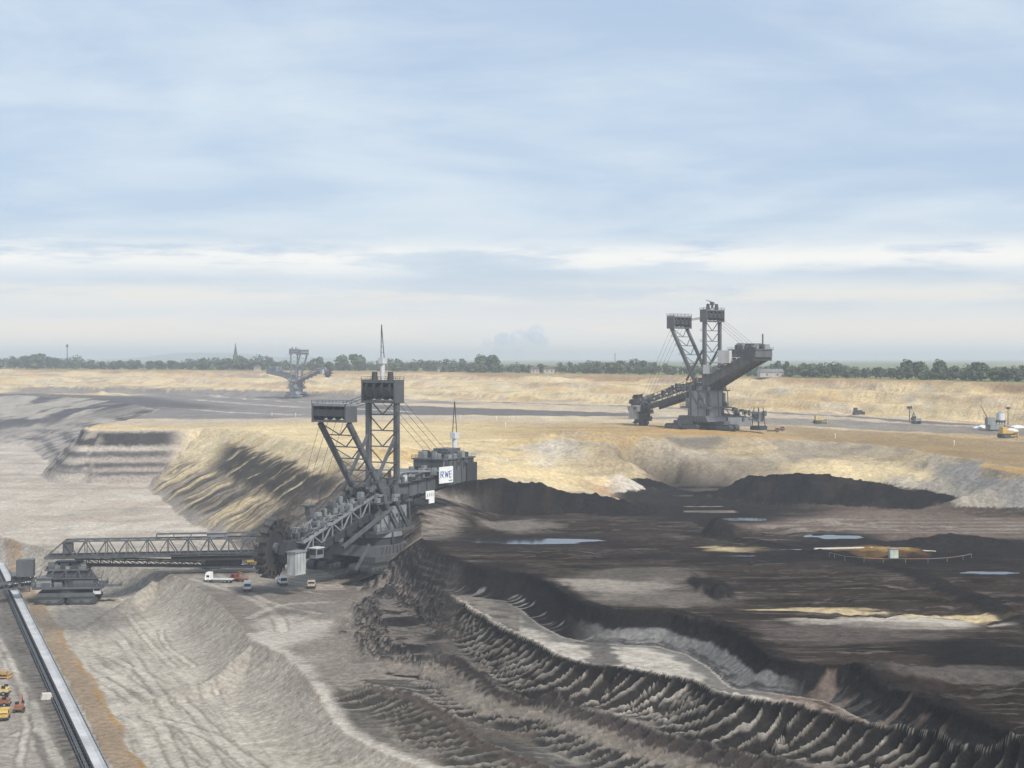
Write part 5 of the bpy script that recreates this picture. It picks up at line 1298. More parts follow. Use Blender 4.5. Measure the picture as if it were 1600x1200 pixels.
# ---------------------------------------------------------------- belt line on the pit floor
def belt_line():
    a2, b2 = Vector(P(147, 1182, AZ + 1.2)), Vector(P(3, 885, AZ + 1.2))
    d = (b2 - a2).normalized(); s0 = -75.0; s1 = 430.0
    p0 = a2 + d * s0; L = s1 - s0
    T = empty('belt_conveyor', (p0.x, p0.y, AZ), math.atan2(d.y, d.x)); T.scale = (1, 0.72, 1); tag(T, 'pale belt conveyor running straight along the brown strip at the left edge', 'conveyor')
    vs, fs = [], []
    prof = [(-1.7, 1.75), (-0.9, 1.32), (0.9, 1.32), (1.7, 1.75), (1.7, 1.68), (0.9, 1.24), (-0.9, 1.24), (-1.7, 1.68)]
    m = MB(); n = len(prof)
    for x in (0, L): m.v += [(x, y, z) for y, z in prof]
    m.f += [(i, (i + 1) % n, n + (i + 1) % n, n + i) for i in range(n)]
    BELT = mat('sky_pale_belt', (0.40, 0.40, 0.40), 0.75, 0.0, 0.25, 0.12)  # sky reflection put into the pale base colour; the mottling is dirt
    m.build('belt', BELT, T)
    for y in (-1.9, 1.9): MB().box((L / 2, y, 1.3), (L, 0.26, 0.5)).build('side_rail', DSTEEL, T)
    MB().box((L / 2, 3.1, 0.95), (L, 0.9, 0.10)).build('walkway', STEEL, T)
    MB().beam((0, 3.5, 2.0), (L, 3.5, 2.0), 0.09).build('handrail', DSTEEL, T)
    MB().beam((0, 3.9, 0.5), (L, 3.9, 0.5), 0.3).build('cable_duct', STEEL, T)
    fr = MB().box((0, 0, 0.95), (0.35, 4.6, 0.25)).beam((0, -2.1, 0), (0, -2.1, 1.5), 0.25).beam((0, 2.1, 0), (0, 2.1, 1.5), 0.25).beam((0, 3.5, 0), (0, 3.5, 2.0), 0.10).box((0, 0.6, 0.10), (0.9, 7.2, 0.2)).mesh('idler_frame')
    fr.materials.append(DSTEEL)
    pl = MB().box((0, -2.32, 1.45), (1.7, 0.30, 0.42)).mesh('idler_cover'); pl.materials.append(LSTEEL)
    k = int(L / 3.1)
    for i in range(k):
        for nm, me in (('idler_frame', fr), ('idler_cover', pl)):
            o = bpy.data.objects.new(nm, me); COL.objects.link(o); o.parent = T; o.location = (1.2 + i * 3.1, 0, 0)
    return T
belt_ob = belt_line()

def hopper_car():
    p = Vector(P(32, 925, AZ)); rz = belt_ob.rotation_euler.z
    T = empty('hopper_car', (p.x, p.y, AZ), rz); tag(T, 'dark hopper car straddling the belt under the loading arm', 'hopper car')
    MB().prism([(-4, 6.4), (4, 6.4), (2.2, 3.2), (-2.2, 3.2)], -2.6, 2.6).build('hopper', DSTEEL, T)
    for x in (-3.4, 3.4):
        for y in (-2.9, 2.9): beam_ob('leg', (x, y, 0.3), (x, y * 0.95, 6.0), 0.5, STEEL, T)
    r = MB().box((0, 0, 6.5), (9.5, 7, 0.3)); railing(r, (-4.7, -3.4, 6.6), (4.7, -3.4, 6.6)); railing(r, (-4.7, 3.4, 6.6), (4.7, 3.4, 6.6)); r.build('platform', STEEL, T)
    MB().box((-3.2, -2.2, 8.0), (2.8, 2.2, 2.6)).build('control_cabin', LSTEEL, T)
    MB().box((-5.0, 0, 3.6), (0.6, 5.4, 1.6)).build('light_panel', WSTEEL, T)
    return T
hopper_car()

# ---------------------------------------------------------------- the two farther excavators
F0 = on_ground(1103, 671, FZ)
far_exc, fq = excavator('bucket_wheel_excavator', F0, (-0.62, 0.785), 'second bucket-wheel excavator standing on the tan bench, its boom lowered to the left', boom_len=58.0, boom_z=(25.0, 11.0), tail_len=42.0, tail_z=(26.0, 42.0), rear_h=67.0, front_h=60.0, wheel_side=-1, big=False, head=(7.5, 8.0), boom_paint=STEEL, clutter=True)
MB().cyl((0, 0, 5), (0, 0, 22.0), 10.2, 9.2, n=30).build('base_drum', LSTEEL, far_exc)
for k in range(10):
    t = 2 * math.pi * k / 10
    MB().beam((10.3 * math.cos(t), 10.3 * math.sin(t), 5), (9.3 * math.cos(t), 9.3 * math.sin(t), 22.0), 0.5).build('drum_rib', STEEL, far_exc)
fe = fq['e']
MB().box((fe.x + 12, 7.6, fe.z + 2.5), (9, 2.5, 7)).build('white_cabin', WSTEEL, far_exc)
MB().box((fe.x + 26, 7.0, fe.z - 4.5), (5, 2.5, 5)).build('white_cabin', WSTEEL, far_exc)
jib_crane(far_exc, (-5, 0, 68.6), 2.0, 14, math.radians(3), math.radians(120), STEEL, 1.6)
lights_and_boxes(far_exc, 'deck_cabin', [((fe.x + 3, 4, fe.z + 8.4), (4, 3.4, 3.2)), ((fe.x - 6, 3, fe.z + 8.0), (3, 3, 2.6))], LSTEEL)
MB().beam((fe.x - 9, 0, fe.z + 8), (fe.x - 9, 0, fe.z + 15), 0.6).build('lamp_post', STEEL, far_exc)
# its loading bridge, low to the right
def wr(o, x, y, z): return (x, y, z)
db = empty('discharge_bridge', (0, 0, 0)); db.parent = far_exc
rot = Matrix.Rotation(-math.atan2(0.785, -0.62), 3, 'Z')
A_ = rot @ Vector((8, -3, 12)); Bq = rot @ Vector((29, -6, 9))
for dy in (-2, 2):
    off = rot @ Vector((0, dy, 0))
    beam_ob('chord', A_ + off, Bq + off, 0.6, STEEL, db); beam_ob('chord', A_ + off - Vector((0, 0, 4)), Bq + off - Vector((0, 0, 4)), 0.6, STEEL, db)
    for i in range(7): beam_ob('diagonal', lerp(A_ + off, Bq + off, i / 7), lerp(A_ + off, Bq + off, (i + 1) / 7) - Vector((0, 0, 4)), 0.3, STEEL, db)
MB().beam(A_ - Vector((0, 0, 3)), Bq - Vector((0, 0, 3)), 3.0, 1.2).build('bridge_belt', DSTEEL, db)
MB().box(Bq + Vector((0, 0, -1)), (4.5, 4, 4)).build('transfer_tower', STEEL, db)
for sx in (-1, 1):
    for sy in (-1, 1): beam_ob('tower_leg', Bq + Vector((sx * 2.6, sy * 2.6, -7)), Bq + Vector((sx * 1.8, sy * 1.8, 3.5)), 0.4, STEEL, db)
rr_ = MB(); railing(rr_, Bq + Vector((-3, -3, 3)), Bq + Vector((3, -3, 3))); railing(rr_, Bq + Vector((-3, 3, 3)), Bq + Vector((3, 3, 3))); rr_.build('tower_railing', STEEL, db)
MB().box(Bq + Vector((0, 0, -7.8)), (7.5, 6, 2.4)).build('support_crawler', DSTEEL, db)
rq = random.Random(9)
for k in range(26):
    hh_ = rq.uniform(0.8, 3.0); pp = lerp(A_, Bq, rq.uniform(0.3, 1.15)) + Vector((rq.uniform(-2, 2), rq.uniform(-3, 3), rq.uniform(-4, 1.0)))
    MB().box(pp, (rq.uniform(0.8, 3), rq.uniform(0.8, 2.4), hh_)).build('bridge_fitting', rq.choice((STEEL, DSTEEL, LSTEEL)), db)
MB().box(rot @ Vector((18, -5, 4.6)), (13, 6, 5), rot.copy()).build('cable_house', LSTEEL, db)

G0 = on_ground(463, 614, -42)
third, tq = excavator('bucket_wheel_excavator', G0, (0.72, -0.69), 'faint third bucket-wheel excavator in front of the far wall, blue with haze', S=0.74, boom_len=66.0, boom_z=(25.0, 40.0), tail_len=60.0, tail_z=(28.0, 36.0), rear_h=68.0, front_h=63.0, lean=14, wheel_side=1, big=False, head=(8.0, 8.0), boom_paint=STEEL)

HAZED = mat('haze_tinted_steel', (0.17, 0.18, 0.20), 0.7, 0.0, 0.2, 0.3)  # distance haze put into a paler steel colour for the third excavator
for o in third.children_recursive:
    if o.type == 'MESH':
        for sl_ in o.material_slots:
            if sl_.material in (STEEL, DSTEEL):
                sl_.link = 'OBJECT'; sl_.material = HAZED
# ---------------------------------------------------------------- vehicles
def wheel_set(T, xs, y, r, w=0.35):
    for x in xs:
        for s in (-1, 1): 
            o = MB().cyl((x, s * y - w / 2, r), (x, s * y + w / 2, r), r, n=14).build('wheel', BLACKR, T)
            MB().cyl((x, s * y - w * 0.56, r), (x, s * y + w * 0.56, r), r * 0.5, n=10).build('rim', LSTEEL, o)
def truck(name, loc, rz, label, cat, cabm, bedm, L=6.2, W=2.4, Hc=2.9, kind='box', grp=None):
    """front towards local +x"""
    T = empty(name, loc, rz); tag(T, label, cat, grp)
    cl = 2.1
    MB().prism([(L / 2 - cl, 0.9), (L / 2, 0.9), (L / 2, 1.75), (L / 2 - 0.45, Hc), (L / 2 - cl, Hc)], -W / 2, W / 2).build('cab', cabm, T)
    MB().prism([(L / 2 + 0.03, 1.8), (L / 2 + 0.05, 1.75), (L / 2 - 0.40, Hc - 0.15), (L / 2 - 0.45, Hc - 0.18)], -W * 0.44, W * 0.44).build('windscreen', GLASSD, T)
    for s in (-1, 1): MB().box((L / 2 - 1.1, s * (W / 2 + 0.01), 2.15), (1.0, 0.04, 0.7)).build('side_window', GLASSD, T)
    for s in (-1, 1): MB().box((L / 2 + 0.03, s * W * 0.36, 1.2), (0.08, 0.35, 0.25)).build('headlight', WSTEEL, T)
    MB().box((L / 2 + 0.05, 0, 0.75), (0.25, W, 0.35)).build('bumper', DSTEEL, T)
    MB().box((-0.2, 0, 0.85), (L * 0.95, W * 0.5, 0.35)).build('chassis', DSTEEL, T)
    x0 = -L / 2; x1 = L / 2 - cl - 0.15
    if kind == 'box': MB().box(((x0 + x1) / 2, 0, 1.05 + (Hc - 1.0) / 2), (x1 - x0, W, Hc - 0.9)).build('cargo_box', bedm, T)
    elif kind == 'flat': MB().box(((x0 + x1) / 2, 0, 1.15), (x1 - x0, W, 0.3)).build('load_bed', bedm, T)
    elif kind == 'tip':
        MB().prism([(x0, 1.2), (x1, 1.2), (x1 + 0.1, 2.2), (x0 - 0.3, 2.2)], -W / 2, W / 2).build('tipper_body', bedm, T)
    elif kind == 'crane':
        MB().box(((x0 + x1) / 2, 0, 1.25), (x1 - x0, W, 0.5)).build('load_bed', bedm, T)
        MB().beam((x1 - 0.5, 0, 1.4), (x1 - 0.5, 0, 3.4), 0.4).build('loader_post', bedm, T); MB().beam((x1 - 0.5, 0, 3.4), (x0 + 0.5, 0, 2.4), 0.35).build('loader_arm', bedm, T)
    wheel_set(T, (L / 2 - 1.1, -L / 2 + 1.2) if L < 7.5 else (L / 2 - 1.2, -L / 2 + 2.4, -L / 2 + 1.1), W * 0.46, 0.55)
    return T
D2 = math.radians
VG = 'vehicles on the floor by the nearest excavator'
truck('truck', on_ground(387, 923), D2(-82), 'small white truck on the pale floor, nearest vehicle to the camera', 'truck', WHITEP, WHITEP, 5.6, 2.4, 2.9, 'box', VG)
truck('truck', on_ground(441, 914), D2(-70), 'white truck parked right below the big bucket wheel', 'truck', WHITEP, WSTEEL, 5.4, 2.4, 2.9, 'box', VG)
truck('flatbed_truck', on_ground(343, 910), D2(172), 'white-cabbed flatbed truck parked under the conveyor bridge', 'truck', WHITEP, WSTEEL, 9.5, 2.5, 3.4, 'flat', VG)
truck('truck', on_ground(374, 909), D2(150), 'red truck with a loading crane parked behind the flatbed', 'truck', REDP, ORANGEP, 6.0, 2.3, 2.6, 'crane', VG)
truck('van', on_ground(411, 889), D2(-60), 'blue and white van beside the left edge of the bucket wheel', 'van', BLUEP, WHITEP, 5.2, 2.1, 2.6, 'box', VG)
truck('truck', on_ground(398, 882), D2(20), 'yellow truck parked behind the blue and white van', 'truck', YELLOWP, YELLOWP, 6.0, 2.4, 2.7, 'box', VG)
truck('flatbed_truck', on_ground(381, 880), D2(5), 'low dull yellow truck half hidden below the bridge', 'truck', YELLOWP, STEEL, 6.4, 2.3, 2.0, 'flat', VG)
truck('tipper_truck', on_ground(331, 888), D2(10), 'dark tipper with pale bed parked below the bridge', 'truck', DSTEEL, mat('sand_bed', (0.34, 0.27, 0.17)), 7.0, 2.5, 2.6, 'tip', VG)
truck('truck', on_ground(487, 918), D2(-85), 'dusty beige truck between the wheel and the coal face', 'truck', mat('beige_paint', (0.42, 0.35, 0.27), 0.5), mat('beige_paint', (0.42, 0.35, 0.27)), 6.2, 2.4, 2.7, 'flat', VG)

def dozer(name, loc, rz, label, m, grp=None, cat='bulldozer', sc=1.0):
    T = empty(name, loc, rz); T.scale = (sc,) * 3; tag(T, label, cat, grp)
    crawler(T, (0, -1.1, 0), 4.2, 0.6, 1.1); crawler(T, (0, 1.1, 0), 4.2, 0.6, 1.1)
    MB().box((0.7, 0, 1.5), (2.6, 1.5, 1.1)).build('engine_hood', m, T)
    MB().box((-1.0, 0, 2.1), (1.5, 1.7, 2.0)).build('cab', m, T)
    MB().box((-0.22, 0, 2.5), (0.06, 1.4, 0.9)).build('window', GLASSD, T)
    MB().prism([(2.6, 0.1), (2.9, 0.2), (2.75, 0.8), (3.0, 1.4), (2.7, 1.4), (2.5, 0.8)], -1.9, 1.9).build('blade', m, T)
    for s in (-1, 1): MB().beam((0.5, s * 1.5, 0.6), (2.6, s * 1.5, 0.6), 0.25).build('push_arm', m, T)
    return T
def digger(name, loc, rz, label, m, grp=None, sc=1.0):
    T = empty(name, loc, rz); T.scale = (sc,) * 3; tag(T, label, 'digger', grp)
    crawler(T, (0, -1.3, 0), 4.4, 0.7, 1.0); crawler(T, (0, 1.3, 0), 4.4, 0.7, 1.0)
    MB().box((-0.6, 0, 1.8), (3.4, 2.7, 1.3)).build('upper_carriage', m, T)
    MB().box((0.6, 0.8, 2.5), (1.5, 1.1, 1.6)).build('cab', GLASSD, T)
    MB().beam((0.8, -0.3, 2.2), (3.4, -0.3, 5.2), 0.5).build('boom', m, T); MB().beam((3.4, -0.3, 5.2), (5.2, -0.3, 2.6), 0.4).build('stick', m, T)
    MB().prism([(4.8, 2.6), (5.6, 2.6), (5.8, 1.7), (5.0, 1.3)], -0.9, 0.3).build('bucket', DSTEEL, T)
    return T
BG = 'machines parked left of the belt line'
truck('truck', on_ground(7, 1124, AZ), D2(-80), 'bright yellow truck parked at the bottom left, left of the belt', 'truck', YELLOWP, YELLOWP, 4.6, 2.1, 2.3, 'box', BG)
digger('crawler_digger', on_ground(30, 1112, AZ), D2(100), 'orange-brown crawler digger beside the bright yellow truck', ORANGEP, BG, 0.72)
truck('trailer_truck', on_ground(-6, 1104, AZ), D2(5), 'brown-cabbed ochre truck right behind the bright yellow truck', 'truck', ORANGEP, mat('ochre_paint', (0.42, 0.25, 0.09)), 6.5, 2.2, 2.0, 'tip', BG)
truck('trailer_truck', on_ground(-6, 1086, AZ), D2(0), 'pale yellow flat truck, second from the back of the parked row', 'truck', mat('ochre_pale', (0.50, 0.39, 0.17)), mat('ochre_pale', (0.50, 0.39, 0.17)), 6.5, 2.2, 1.9, 'tip', BG)
dozer('bulldozer', on_ground(0, 1060, AZ), D2(0), 'small ochre bulldozer at the back of the row left of the belt', mat('ochre_paint', (0.42, 0.25, 0.09)), BG, sc=0.95)
sack = on_ground(73, 1092, AZ)
tg = MB().prism([(-1.5, 0), (1.5, 0), (1.1, 1.3), (-1.1, 1.4)], -1.2, 1.2).build('concrete_block', mat('pale_concrete', (0.5, 0.47, 0.42), 0.9), None, sack, 0.4); tag(tg, 'pale concrete block lying in the dark track beside the belt', 'block')

# far bench: rigs, tents, crane
FG = 'small machines on the tan bench'
dozer('bulldozer', on_ground(1280, 661, FZ), D2(10), 'tiny pale bulldozer on the bench right of the second excavator', mat('ochre_pale', (0.55, 0.40, 0.12)), FG, sc=1.6)
digger('drill_rig', on_ground(1432, 662, FZ), D2(100), 'small drill rig standing alone on the right bench', GREENGREY, FG, sc=1.4)
truck('truck', on_ground(1208, 674, FZ), D2(0), 'dark reddish truck on the bench just right of the second excavator', 'truck', REDP, DSTEEL, 7, 2.5, 2.6, 'flat', FG)
truck('truck', on_ground(1219, 673, FZ), D2(10), 'small brown truck behind the dark reddish truck', 'truck', ORANGEP, DSTEEL, 5, 2.3, 2.4, 'flat', FG)
dozer('bulldozer', on_ground(1572, 684, -43), D2(20), 'yellow crawler machine in front of the white tank at the right edge', YELLOWP, FG, sc=2.0)
dozer('bulldozer', on_ground(1340, 648, FZ), D2(0), 'tiny dark machine at the foot of the far wall, right half', DSTEEL, FG, sc=1.6)
def derrick(loc, label):
    T = empty('drilling_derrick', loc, 0.2); tag(T, label, 'drilling rig')
    MB().box((0, 0, 2.0), (9, 6, 3.2)).build('substructure', GREENGREY, T)
    MB().beam((-2, 0, 3), (-9.5, 0, 15.5), 0.7, 0.7, 0.3).build('jib', ORANGEP, T)
    MB().box((-3.0, 0, 5.5), (5, 4, 4.5)).build('winch_house', GREENGREY, T)
    MB().cyl((4, 0, 5.6), (4, 0, 10.4), 2.5, n=20).build('tank', WSTEEL, T); MB().cyl((4, 0, 10.4), (4, 0, 11.4), 2.5, 0.5, n=20).build('tank_roof', LSTEEL, T)
    for i in range(4):
        a = math.pi / 4 + i * math.pi / 2; MB().beam((4 + 2.6 * math.cos(a), 2.6 * math.sin(a), 0), (4 + 2.6 * math.cos(a), 2.6 * math.sin(a), 6.4), 0.4).build('leg', DSTEEL, T)
    MB().cyl((4, 0, 4.6), (4, 0, 6.0), 3.0, n=20).build('tank_gallery', DSTEEL, T)
    MB().cyl((-4, 1.5, 0), (-4, 1.5, 4), 0.6, n=8).build('stand_pipe', YELLOWP, T)
    return T
derrick(on_ground(1554, 672, -43), 'drilling rig with a leaning jib and round white tank at the right edge')
def tent(u, v, L, label):
    T = MB().prism([(-L * 0.4, 0), (L * 0.4, 0), (L * 0.4, 1.0), (0, 2.0), (-L * 0.4, 1.0)], -2.0, 2.0).build('white_tent', WHITEP, None, on_ground(u, v, -43), 0.3)
    tag(T, label, 'tent', 'white tents around the drilling rig')
tent(1528, 671, 5.5, 'white tent furthest left of the drilling rig'); tent(1536, 669, 6, 'white tent just left of the drilling rig'); tent(1560, 671, 6, 'small white tent under the round white tank'); tent(1581, 674, 8, 'low white tent right of the drilling rig'); tent(1591, 669, 11, 'long white tent nearest the right edge')
lp = on_ground(1575, 664, FZ)
T = empty('floodlight_mast', lp); tag(T, 'thin floodlight mast right of the drilling rig', 'light mast')
MB().cyl((0, 0, 0), (0, 0, 10.5), 0.3, 0.2, n=8).build('pole', DSTEEL, T); MB().box((0, 0, 10.8), (2.2, 1.2, 1.4)).build('lamp_head', DSTEEL, T)
lp = on_ground(1421, 650, FZ)
T = empty('floodlight_mast', lp); tag(T, 'short dark floodlight mast by the grey belt on the right bench', 'light mast')
MB().cyl((0, 0, 0), (0, 0, 9.0), 0.35, 0.25, n=8).build('pole', DSTEEL, T); MB().box((0, 0, 9.2), (3.2, 1.4, 1.6)).build('lamp_head', DSTEEL, T)

# roped-off sand heap on the coal bench
def barrier():
    T = empty('barrier_tape', P3(1400, 870, DZ)); tag(T, 'red and white barrier tape on posts round the yellow sand heap', 'barrier')
    pts = [(1296, 866), (1304, 872), (1320, 876), (1350, 878.5), (1380, 879.5), (1415, 880), (1450, 880), (1480, 878.5), (1505, 875), (1518, 872)]
    prev = None
    for i, (u, v) in enumerate(pts):
        g = on_ground(u, v, DZ) - T.location
        MB().cyl(g + Vector((0, 0, -0.3)), g + Vector((0, 0, 1.2)), 0.06, n=6).build('post', LSTEEL, T)
        if prev is not None: MB().beam(prev + Vector((0, 0, 1.3)), g + Vector((0, 0, 1.3)), 0.06, 0.14).build('tape', LSTEEL if i % 2 else mat('tape_red', (0.34, 0.16, 0.14)), T)
        prev = g
    return T
barrier()
c = on_ground(1396, 871, DZ)
T = empty('site_cabinet', c, 0.1); tag(T, 'pale green cabinet standing in front of the yellow sand heap', 'cabinet')
MB().box((0, 0, 1.3), (2.5, 1.6, 2.6)).build('body', mat('pale_green', (0.45, 0.50, 0.42)), T); MB().box((0, 0, 2.68), (2.8, 1.9, 0.16)).build('roof', LSTEEL, T)
dg = mat('white_pipe', (0.42, 0.40, 0.36), 0.7)
for (u0, v0), (u1, v1), lab in (((1272, 862), (1350, 858), 'white pipe lying on the coal left of the yellow heap'), ((1360, 858), (1462, 863), 'thin pale pipe lying behind the yellow heap')):
    a, b = on_ground(u0, v0, DZ), on_ground(u1, v1, DZ)
    tag(MB().cyl(a + Vector((0, 0, 0.35)), b + Vector((0, 0, 0.35)), 0.35, n=8).build('pipe', dg), lab, 'pipe')
# marker stakes along the bench edges
SG = 'pale marker stakes along the bench'
for u, v, lab in ((425, 650, 'leftmost thin white marker stake on the grey bench behind the yellow slope'), (462, 651, 'thin white marker stake just left of the nearest excavator front mast'), (720, 655, 'left of two white stakes at the dark belt right of the nearest mast'), (776, 657, 'right of two white stakes at the dark belt right of the nearest mast'), (790, 667, 'white stake on the yellow sand below the dark belt'), (988, 657, 'white stake just left of the second excavator wheel'), (1305, 685, 'white stake on the tan bench edge above the pale basin'), (1491, 696, 'white stake on the tan bench below the drilling rig')):
    p = on_ground(u, v, FZ)
    o = MB().cyl((0, 0, -0.5), (0, 0, 2.2), 0.16, 0.12, n=6).box((0, 0, 2.4), (0.6, 0.2, 0.5)).build('marker_stake', WHITEP, None, p)
    tag(o, lab, 'stake', SG)

# ---------------------------------------------------------------- pools
wm = bpy.data.materials.new('pool_water'); wm.use_nodes = True
b = wm.node_tree.nodes['Principled BSDF']; b.inputs['Base Color'].default_value = (0.012, 0.016, 0.02, 1); b.inputs['Roughness'].default_value = 0.06; b.inputs['IOR'].default_value = 1.33
nn = wm.node_tree.nodes.new('ShaderNodeTexNoise'); nn.inputs['Scale'].default_value = 0.6; nn.inputs['Detail'].default_value = 3
bb = wm.node_tree.nodes.new('ShaderNodeBump'); bb.inputs['Strength'].default_value = 0.04; bb.inputs['Distance'].default_value = 0.05
wm.node_tree.links.new(nn.outputs['Fac'], bb.inputs['Height']); wm.node_tree.links.new(bb.outputs[0], b.inputs['Normal'])
for (u, v, du, dv, Z) in PUDDLES:
    cx, cy = P(u, v, Z); y0, y1 = P(u, v + dv, Z)[1], P(u, v - dv, Z)[1]; rx = du / FPX * cy * 1.35; ry = (y1 - y0) / 2 * 1.5
    m = MB(); n = 40
    m.v = [(rx * math.cos(2 * math.pi * i / n), ry * math.sin(2 * math.pi * i / n), 0) for i in range(n)]; m.f = [tuple(range(n))]
    o = m.build('pool_water', wm, None, (cx, cy, Z - 0.10)); tag(o, kind='structure')

# ---------------------------------------------------------------- the skyline
def leaf_mat(name, col):
    m = bpy.data.materials.new(name); m.use_nodes = True
    N, L = m.node_tree.nodes, m.node_tree.links; b = N['Principled BSDF']; b.inputs['Roughness'].default_value = 0.8
    g = N.new('ShaderNodeNewGeometry'); n = N.new('ShaderNodeTexNoise'); n.inputs['Scale'].default_value = 0.12; n.inputs['Detail'].default_value = 4
    L.new(g.outputs['Position'], n.inputs['Vector'])
    r = N.new('ShaderNodeMapRange'); r.inputs[1].default_value = 0.3; r.inputs[2].default_value = 0.7; r.inputs[3].default_value = 0.6; r.inputs[4].default_value = 1.5; L.new(n.outputs['Fac'], r.inputs[0])
    v = N.new('ShaderNodeVectorMath'); v.operation = 'SCALE'; v.inputs[0].default_value = col; L.new(r.outputs[0], v.inputs['Scale']); L.new(v.outputs[0], b.inputs['Base Color'])
    return m
LEAF = leaf_mat('tree_leaves', (0.060, 0.085, 0.040)); LEAFD = leaf_mat('dark_tree_leaves', (0.045, 0.065, 0.036))
BARK = mat('bark', (0.09, 0.07, 0.05), 0.9)
def crown_arrays(rng, h, r, lobes, per, z0=0.10):
    """leaf clumps spread over several lobes: quads of random tilt"""
    V = []
    for k in range(lobes):
        a = rng.uniform(0, 2 * math.pi); rr = rng.uniform(0, 0.55) * r
        c = np.array([rr * math.cos(a), rr * math.sin(a), h * rng.uniform(z0 + 0.14, 0.80)]); R = r * rng.uniform(0.38, 0.62)
        u = rng.normal(size=(per, 3)); u /= np.linalg.norm(u, axis=1)[:, None]
        p = c + u * (R * rng.uniform(0.65, 1.05, size=(per, 1))) * np.array([1, 1, 0.95])
        p[:, 2] = np.clip(p[:, 2], h * 0.12, h)
        d1 = rng.normal(size=(per, 3)); d1 /= np.linalg.norm(d1, axis=1)[:, None]
        d2 = np.cross(u, d1); d2 /= np.linalg.norm(d2, axis=1)[:, None] + 1e-6
        s = rng.uniform(0.35, 0.85, size=(per, 1)) * (0.09 * r + 0.35)
        V.append(np.stack([p - d1 * s - d2 * s, p + d1 * s - d2 * s, p + d1 * s + d2 * s, p - d1 * s + d2 * s], 1).reshape(-1, 3))
    return np.concatenate(V)
def quads_mesh(name, V, m):
    me = bpy.data.meshes.new(name); n = len(V)
    me.vertices.add(n); me.vertices.foreach_set('co', V.astype(np.float32).ravel())
    me.loops.add(n); me.loops.foreach_set('vertex_index', np.arange(n, dtype=np.int32))
    me.polygons.add(n // 4); me.polygons.foreach_set('loop_start', np.arange(0, n, 4, dtype=np.int32))
    me.update(calc_edges=True); me.materials.append(m); return me
rng = np.random.RandomState(11)
kinds = []
for k in range(6):
    h = 1.0
    me = quads_mesh('crown', crown_arrays(rng, 10.0, [3.6, 4.4, 3.0, 5.0, 2.4, 4.0][k], [9, 11, 8, 13, 7, 10][k], 90), LEAF if k % 2 else LEAFD)
    tk = MB().cyl((0, 0, 0), (0.1, 0, 6.0), 0.32, 0.14, n=8)
    for j in range(4):
        a = j * 1.6 + k; tk.cyl((0.05, 0, 3.0 + 0.7 * j), (1.8 * math.cos(a), 1.8 * math.sin(a), 5.4 + 0.6 * j), 0.13, 0.05, n=6)
    tm = tk.mesh('trunk'); tm.materials.append(BARK); kinds.append((me, tm))
rimx = [(-2600, 3300)] + sorted([tuple(p[:2]) for p in rim[:-1]])
def rim_y(t):
    """depth of the pit's far rim in the direction x / y = t"""
    best = None
    ts = [(p[0] / p[1], p[1]) for p in rim[:-1]][::-1]
    return float(np.interp(t, [a for a, _ in ts], [b for _, b in ts]))
def tree(u, hpx, back, k, label, grp, wide=1.0, name='tree'):
    t = (u - 800) / FPX; y = rim_y(t) + back; x = t * y; z = gz(x, y) - 0.2
    h = hpx / FPX * y / 10.0
    T = empty(name, (x, y, z), k * 1.3 + u); T.scale = (h * wide, h * wide, h); tag(T, label, 'tree', grp)
    for nm, me in zip(('crown', 'trunk'), kinds[k % 6]):
        o = bpy.data.objects.new(nm, me); COL.objects.link(o); o.parent = T
    return T
TG = 'single trees standing out of the far treeline'
special = [(1418, 31, 70, 3, 1.15, 'broad tall tree, left one of the largest pair at the right treeline'), (1440, 27, 75, 1, 1.1, 'round tree touching the broadest tree at the right treeline'), (1468, 32, 60, 3, 1.1, 'tallest dense round tree in the right treeline'), (1492, 25, 80, 5, 1.0, 'mid-sized tree right of the tallest round tree'), (1533, 29, 60, 1, 1.3, 'wide dark tree group third from the right edge'), (1568, 28, 90, 4, 0.7, 'slim open tree near the right edge of the skyline'),
           (1308, 22, 60, 0, 1.2, 'dark bushy tree midway between the second excavator and the tall right trees'), (1228, 32, 60, 4, 0.8, 'thin tall tree just right of the second excavator tail'), (1215, 27, 70, 0, 0.8, 'tree right behind the second excavator tail tip'), (1005, 25, 60, 2, 1.0, 'single tree left of the second excavator mast'), (968, 24, 60, 2, 0.9, 'round treetop on the skyline left of the second excavator'), (722, 27, 80, 4, 1.0, 'tall narrow tree left of the broad grove in mid skyline'), (752, 28, 80, 3, 1.3, 'left half of the broad domed grove in mid skyline'), (769, 27, 85, 1, 1.2, 'right half of the broad domed grove in mid skyline'),
           (535, 25, 80, 3, 1.2, 'tree clump left of the nearest excavator mast'), (560, 26, 85, 1, 1.3, 'broad tree clump beside the nearest excavator mast'), (488, 25, 80, 4, 0.9, 'left of two rounded trees right of the faint excavator'), (498, 25, 80, 5, 0.9, 'right of two rounded trees right of the faint excavator'), (60, 24, 80, 1, 1.2, 'rounded treetop in the left skyline near the radio mast')]
for u, hp, bk_, k, wd, lab in special: tree(u, hp, bk_, k, lab, TG, wd)
rr = random.Random(5)
for i in range(120):
    u = -40 + i * 14.2 + rr.uniform(-5, 5)
    hp = rr.uniform(11, 17) + 5 * max(0, math.sin(u * 0.031) * math.sin(u * 0.011 + 0.8)) + (3 if 1250 < u else 0) + (2 if u < 420 else 0)
    tree(u, hp, rr.uniform(15, 60), rr.randrange(6), 'hazy low tree of the treeline ' + ('left of the church spire' if u < 368 else 'between the church spire and the nearest excavator mast' if u < 590 else 'between the nearest mast and the domed grove' if u < 740 else 'between the domed grove and the second excavator' if u < 1050 else 'behind the second excavator' if u < 1200 else 'between the second excavator and the tall right trees' if u < 1400 else 'under the tall trees near the right edge'), 'trees of the low continuous treeline', rr.uniform(1.0, 1.5))
